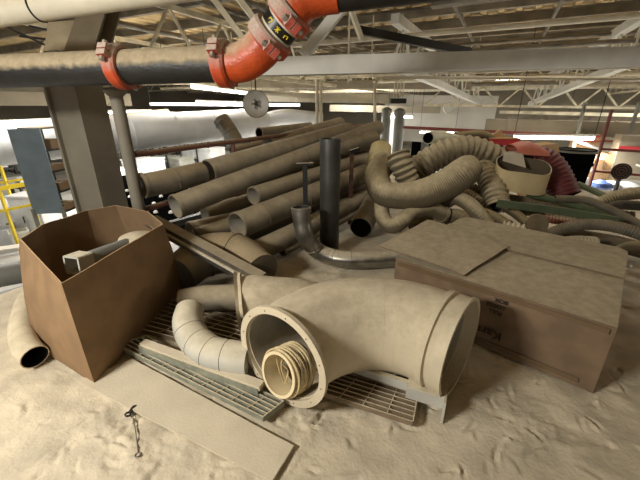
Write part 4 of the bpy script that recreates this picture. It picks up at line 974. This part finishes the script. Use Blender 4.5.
for k in range(5):
    mb = MB(); z = zb+(zt-zb)*k/4; mb.box(pb.lerp(pc, .5)-nn_*.2+Z*z, w_/2, nn_*.2, Z*.015, M['dark' if k < 4 else 'colm']); link('shelf_board', mb, root, smooth=0)
for p in (pa, pb, pc):
    mb = MB(); mb.bar(V(p.x, p.y, ZF), V(p.x, p.y, zb+.1), .05, .05, M['machg']); link('leg', mb, root, smooth=0)
for k, (f, w2, hh) in enumerate([(.45, .16, .12), (.6, .2, .14), (.4, .18, .1), (.62, .14, .16)]):
    z = zb+(zt-zb)*k/4+.015; mb = MB(); c = pb.lerp(pc, f)-nn_*.15+Z*(z+hh/2); mb.box(c, w_.normalized()*w2, nn_*.12, Z*hh/2, M['card'])
    mb.box(c+Z*(hh/2+.004), w_.normalized()*w2*.2, nn_*.12, Z*.004, M['tape'])
    link('small_carton', mb, label='small brown carton on the %s shelf of the dark rack' % ['lowest', 'second lowest', 'second highest', 'top'][k], cat='cardboard box', smooth=0)
# yellow guards
for i, (x0, y0, x1, y1, t0, t1, lab) in enumerate([(-30, 167, 27, 159, 9.5, 10, 'yellow machine guard rail at the left edge, upper one'), (-30, 194, 26, 184, 8.3, 8.8, 'yellow machine guard rail at the left edge, lower one')]):
    p, q_ = W(x0, y0, t0), W(x1, y1, t1); root = empty('guard_frame', V(q_.x, q_.y, ZF), lab, 'guard rail')
    mb = MB(); mb.bar(p, q_, .08, .10, M['yel']); link('top_rail', mb, root, smooth=0)
    mb = MB(); mb.bar(p-Z*.55, q_-Z*.55, .05, .06, M['yel']); link('mid_rail', mb, root, smooth=0)
    for f in (.5, 1):
        mb = MB(); w2 = p.lerp(q_, f); mb.bar(w2, V(w2.x, w2.y, ZF), .06, .06, M['yel']); link('post', mb, root, smooth=0)
mb = MB(); p = W(-30, 150, 9.9); mb.box(W(8, 153, 9.7), V(.55, .1, 0), V(0, .3, 0), Z*.1, M['cardedge']); link('parts_tray', mb, label='tan tray on top of the upper yellow guard', cat='tray', smooth=0)
p = G(-25, 296, ZF*.0-.5); 
simple('steel_roller', [W(-40, 283, 3.4), W(22, 272, 3.7)], .12, 'machg', 'dusty grey roller beyond the platform edge left of the carton', 'roller', seg=24, smooth=False, step=9)
beam('steel_rail', W(-30, 254, 4.2), W(24, 246, 4.5), .16, .03, 'white', 'pale steel rail just above the grey roller at the left edge')
beam('steel_rail', W(-30, 306, 3.0), W(26, 290, 3.3), .14, .05, 'machg', 'grey steel rail at the platform edge under the grey roller')
# clutter on hall floor - small white / coloured totes
rr = random.Random(21)
for i, (x, y, cm, w) in enumerate([(12, 215, 'white', .5), (30, 205, 'mach', .45), (24, 248, 'white', .4), (6, 246, 'mach', .45), (112, 188, 'mach', .5), (130, 182, 'white', .5), (168, 190, 'white', .5), (190, 184, 'mach', .45), (214, 180, 'white', .5), (108, 196, 'white', .4), (118, 176, 'machg', .5), (140, 172, 'bluebag', .4), (150, 180, 'mach', .4), (176, 172, 'white', .5), (200, 176, 'machg', .5), (225, 168, 'white', .5), (36, 228, 'white', .3), (16, 238, 'machg', .3), (28, 238, 'white', .25), (4, 222, 'white', .3), (40, 214, 'white', .35), (160, 170, 'red', .6), (185, 166, 'white', .6), (118, 158, 'yel', .6)]):
    b0 = G(x, y, ZF+(.9 if y < 190 or x < 40 else 0)); b0 = G(x, y, ZF)
    root = empty('storage_tote', b0, 'coloured or white storage tote on the hall floor below, left of the pipe pile', 'tote', 'totes on the hall floor')
    hh = .5
    mb = MB(); mb.tube([b0, b0+Z*hh], (w*.62, w*.72), M[cm], 4, smooth=False, step=9, th=.02); link('tote_body', mb, root, smooth=0)
    mb = MB(); mb.ring(b0+Z*hh, Z, w*.76, w*.66, .05, M[cm], 4); link('tote_rim', mb, root, smooth=0)
for (x, y, w_, h_) in [(112, 192, .9, 1.0), (128, 180, 1.2, 1.3), (156, 178, 1.2, 1.5), (182, 172, 1.6, 1.4), (208, 168, 1.6, 1.6), (232, 166, 2., 1.5), (138, 166, 1.8, 1.6), (168, 164, 2., 1.5), (12, 196, .8, 1.0), (34, 216, .6, .9)]:
    b0 = G(x, y+3, ZF); h_ *= 1.35
    root = empty('machine_frame', b0, 'dark open steel machine frame standing on the hall floor at left', 'machine frame', 'dark machine frames on the hall floor')
    crn = [b0+B*w_*.5*i+A*w_*.35*j for i, j in ((-1, -1), (1, -1), (1, 1), (-1, 1))]
    for k in range(4):
        mb = MB(); mb.bar(crn[k], crn[k]+Z*h_, .07, .07, M['dark']); link('post', mb, root, smooth=0)
        for zz in (.45, .97):
            mb = MB(); mb.bar(crn[k]+Z*h_*zz, crn[(k+1) % 4]+Z*h_*zz, .06, .08, M['dark']); link('frame_rail', mb, root, smooth=0)
    mb = MB(); mb.prism([c_+Z*h_*.5 for c_ in crn], Z*.04, M['machg']); link('shelf_plate', mb, root, smooth=0)
    mb = MB(); mb.box(b0+Z*(h_+.12), B*w_*.25, A*w_*.2, Z*.12, M['red' if x == 182 else 'mach']); link('control_unit', mb, root, smooth=0)
# right: bin, boxes, rack, bags
b0 = G(567, 186, 0)
root = empty('waste_bin', b0, 'black plastic barrel bin behind the red hose', 'bin')
mb = MB(); zt_ = zat(149, b0.y); mb.tube([b0, V(b0.x, b0.y, zt_)], (.27, .33), M['binm'], 32, smooth=False, step=9, th=.01); link('bin_body', mb, root)
for f in (.62, .95):
    mb = MB(); mb.ring(V(b0.x, b0.y, zt_*f), Z, .29+.06*f, .26+.05*f, .035, M['binm' if f < .9 else 'machg'], 32); link('rim_band', mb, root)
mb = MB(); p = W(549, 152, 5.2); mb.prism([V(p.x-.2, p.y, .01), V(p.x+.12, p.y, .01), p+V(.17, .02, .02), p+V(.12, .03, .12), p+V(-.12, 0, .1)], V(.02, .3, .0), M['cardedge']); link('crumpled_carton', mb, label='crumpled tan cardboard between red hose and black bin', cat='cardboard', smooth=0)
mb = MB(); p = W(500, 141, 6.5); mb.box(p, V(.25, -.02, 0), V(0, .2, 0), Z*.06, M['redb']); mb.box(p+Z*.062, V(.26, -.02, 0), V(0, .21, 0), Z*.008, M['cardedge']); link('red_carton', mb, label='flat red carton on top behind the salmon hood', cat='cardboard box', smooth=0)
mb = MB(); p = W(500, 135, 6.5); mb.prism([p+V(-.18, 0, -.04), p+V(.18, 0, -.04), p+V(.05, 0, .03), p+V(.0, 0, .10), p+V(-.05, 0, .04)], V(0, .12, 0), M['cardedge']); link('folded_cardboard', mb, label='small folded tan cardboard on the flat red carton', cat='cardboard', smooth=0)
hose('pale_duct', [(428, 138, 4.9), (440, 137, 5.3), (462, 143, 5.6), (482, 165, 6.0), (492, 190, 6.15)], .085, 'pal', 'pale green-white hose end with black round mouth above the upright ribbed hose', 0, .03, cuff=False)
simple('cream_hose', [W(455, 137, 6.4), W(480, 135, 6.5), W(492, 141, 6.5), W(507, 162, 6.7), W(512, 183, 6.75)], .09, 'hosed', 'brown curved hose behind the big ribbed arch', 'hose', seg=20)
# red pallet rack
root = empty('pallet_rack', G(560, 175, ZF), 'red steel rack with upright posts and beams at far right', 'rack')
def vpost(px, py, t_, z0, z1, mt, w_=.07):
    p = W(px, py, t_); mb = MB(); mb.bar(V(p.x, p.y, z0), V(p.x, p.y, z1), w_, w_, M[mt]); link('rack_post', mb, root, smooth=0); return p
p1 = vpost(598, 157, 8.5, ZF, 1.42, 'red', .05); p2 = vpost(684, 157, 7.6, ZF, 1.4, 'red', .06); p3 = vpost(571, 157, 10.5, ZF, 1.6, 'machg'); p4 = vpost(622, 157, 10.5, ZF, 1.6, 'machg')
for zz in (zat(149, p1.y), zat(171, p1.y)):
    mb = MB(); mb.bar(V(p1.x, p1.y, zz), V(p2.x, p2.y, zz), .05, .055, M['red']); link('rack_beam', mb, root, smooth=0)
    mb = MB(); mb.bar(V(p3.x, p3.y, zz), V(p4.x, p4.y, zz), .05, .05, M['red']); link('rack_beam', mb, root, smooth=0)
    mb = MB(); mb.bar(V(p3.x, p3.y, zz), V(p1.x, p1.y, zz), .05, .05, M['machg']); link('rack_beam', mb, root, smooth=0)
    mb = MB(); mb.bar(V(p4.x, p4.y, zz), V(p2.x, p2.y, zz), .05, .05, M['machg']); link('rack_beam', mb, root, smooth=0)
beam('red_rail', W(400, 127, 13), W(600, 137, 10), .08, .10, 'red', 'long thin red rail behind the hose pile below the long grey duct', 'rail')
for i, (x, y, w_, h_, t_) in enumerate([(585, 168, .35, .3, 10.2), (603, 167, .3, .4, 10.2), (582, 150, .35, .5, 11.2), (615, 166, .25, .3, 10.2)]):
    p = W(x, y, t_); mb = MB(); mb.box(p, B*w_, A*.3, Z*h_, M['cardedge' if i % 2 else 'card']); mb.box(p+Z*(h_+.003), B*w_*.12, A*.3, Z*.004, M['tape'])
    link('stacked_carton', mb, label=['brown carton on the rack left of the red post', 'tan carton behind the red post', 'upper brown carton left of the red post', 'tan carton right of the red post'][i], cat='cardboard box', smooth=0)
for i, (x, y, s_, mt_, lb) in enumerate([(600, 184, .2, 'bluebag', 'blue bag pile at the foot of the red post'), (611, 184, .16, 'mach', 'white wrapped bundle right of the blue bags'), (577, 178, .18, 'mach', 'white bundle left of the blue bags, beside the bin'), (626, 187, .25, 'mach', 'pale wrapped bundle at the right edge')]):
    p = W(x, y, 9.5); mb = MB(); mb.tube([p-Z*s_*.6, p-Z*s_*.3, p+Z*s_*.2, p+Z*s_*.5, p+Z*s_*.6], (s_*.9, s_*1.3, s_*1.2, s_*.6, s_*.1), M[mt_], 18, step=.05, wob=.35); link('wrapped_bundle', mb, label=lb, cat='bundle')
c = W(621.5, 171.5, 8.0); root = empty('drum_fan', c-Z*.25, 'black round drum fan at the right edge behind the hoses', 'fan'); vx = (V(0, 0, H)-c).normalized()
mb = MB(); mb.ring(c, vx, .19, .175, .14, M['dark'], 28); link('drum', mb, root)
for r_ in (.05, .1, .15):
    mb = MB(); mb.torus(c+vx*.07, vx, r_, .004, M['redrust'], 28, 6); link('guard_ring', mb, root)
mb = MB(); mb.disc(c-vx*.04, vx, .175, .02, M['dark'], 28); link('back_plate', mb, root)
mb = MB(); mb.bar(c-Z*.18, V(c.x, c.y, c.z-.6), .06, .06, M['dark']); link('stand', mb, root, smooth=0)
p = W(634, 157, 9.8); mb = MB(); mb.box(p, B*.5, A*.35, Z*.6, M['gtan']); mb.box(p+Z*.25-A*.36, B*.5, A*.01, Z*.07, M['redb']); link('wrapped_pallet', mb, label='white wrapped pallet load with a red band at the right edge', cat='pallet', smooth=0)
p = W(609, 143, 11.5); mb = MB(); mb.box(p, B*.5, A*.3, Z*.45, M['mach']); mb.box(p-A*.31, B*.4, A*.01, Z*.3, M['whitepipe']); link('wrapped_pallet', mb, label='white wrapped load on the upper rack level, right of the red post', cat='pallet', smooth=0)

# =====================================================================
# LIGHTS, WORLD, CAMERA
# =====================================================================
def area(loc, target, sx, sy, e, col):
    L = bpy.data.lights.new('room_light', 'AREA'); L.shape = 'RECTANGLE'; L.size = sx; L.size_y = sy; L.energy = e; L.color = col
    o = bpy.data.objects.new('room_light', L); C.objects.link(o); o.location = loc
    o.rotation_euler = (Vector(target)-Vector(loc)).to_track_quat('-Z', 'Y').to_euler(); return o
area((-2.5, -.2, 2.3), (-.5, 1.9, 0), .8, .3, 98, (1, .95, .87))
area((3.5, 5.5, 3.2), (2.0, 4.2, 0), 1.8, .4, 22, (1, .92, .80))  # weak general fill added over the right side, no fitting modelled
area((-3.2, 6.0, 3.2), (-1.5, 5, 0), 1.8, .4, 30, (1, .95, .87))  # weak general fill added over the left side, no fitting modelled
w = bpy.data.worlds.new('World'); bpy.context.scene.world = w; w.use_nodes = True
w.node_tree.nodes['Background'].inputs[0].default_value = (1, .96, .90, 1); w.node_tree.nodes['Background'].inputs[1].default_value = .3
cam = bpy.data.cameras.new('Camera'); co = bpy.data.objects.new('Camera', cam); C.objects.link(co)
co.location = (0, 0, H); co.rotation_euler = (math.pi/2-TH, 0, 0); cam.sensor_width = 36; cam.lens = F/640*36; cam.clip_end = 200; cam.clip_start = .05
sc = bpy.context.scene; sc.camera = co
sc.view_settings.view_transform = 'Standard'; sc.view_settings.look = 'None'; sc.view_settings.gamma = 1; sc.view_settings.use_curve_mapping = False
sc.view_settings.exposure = .5
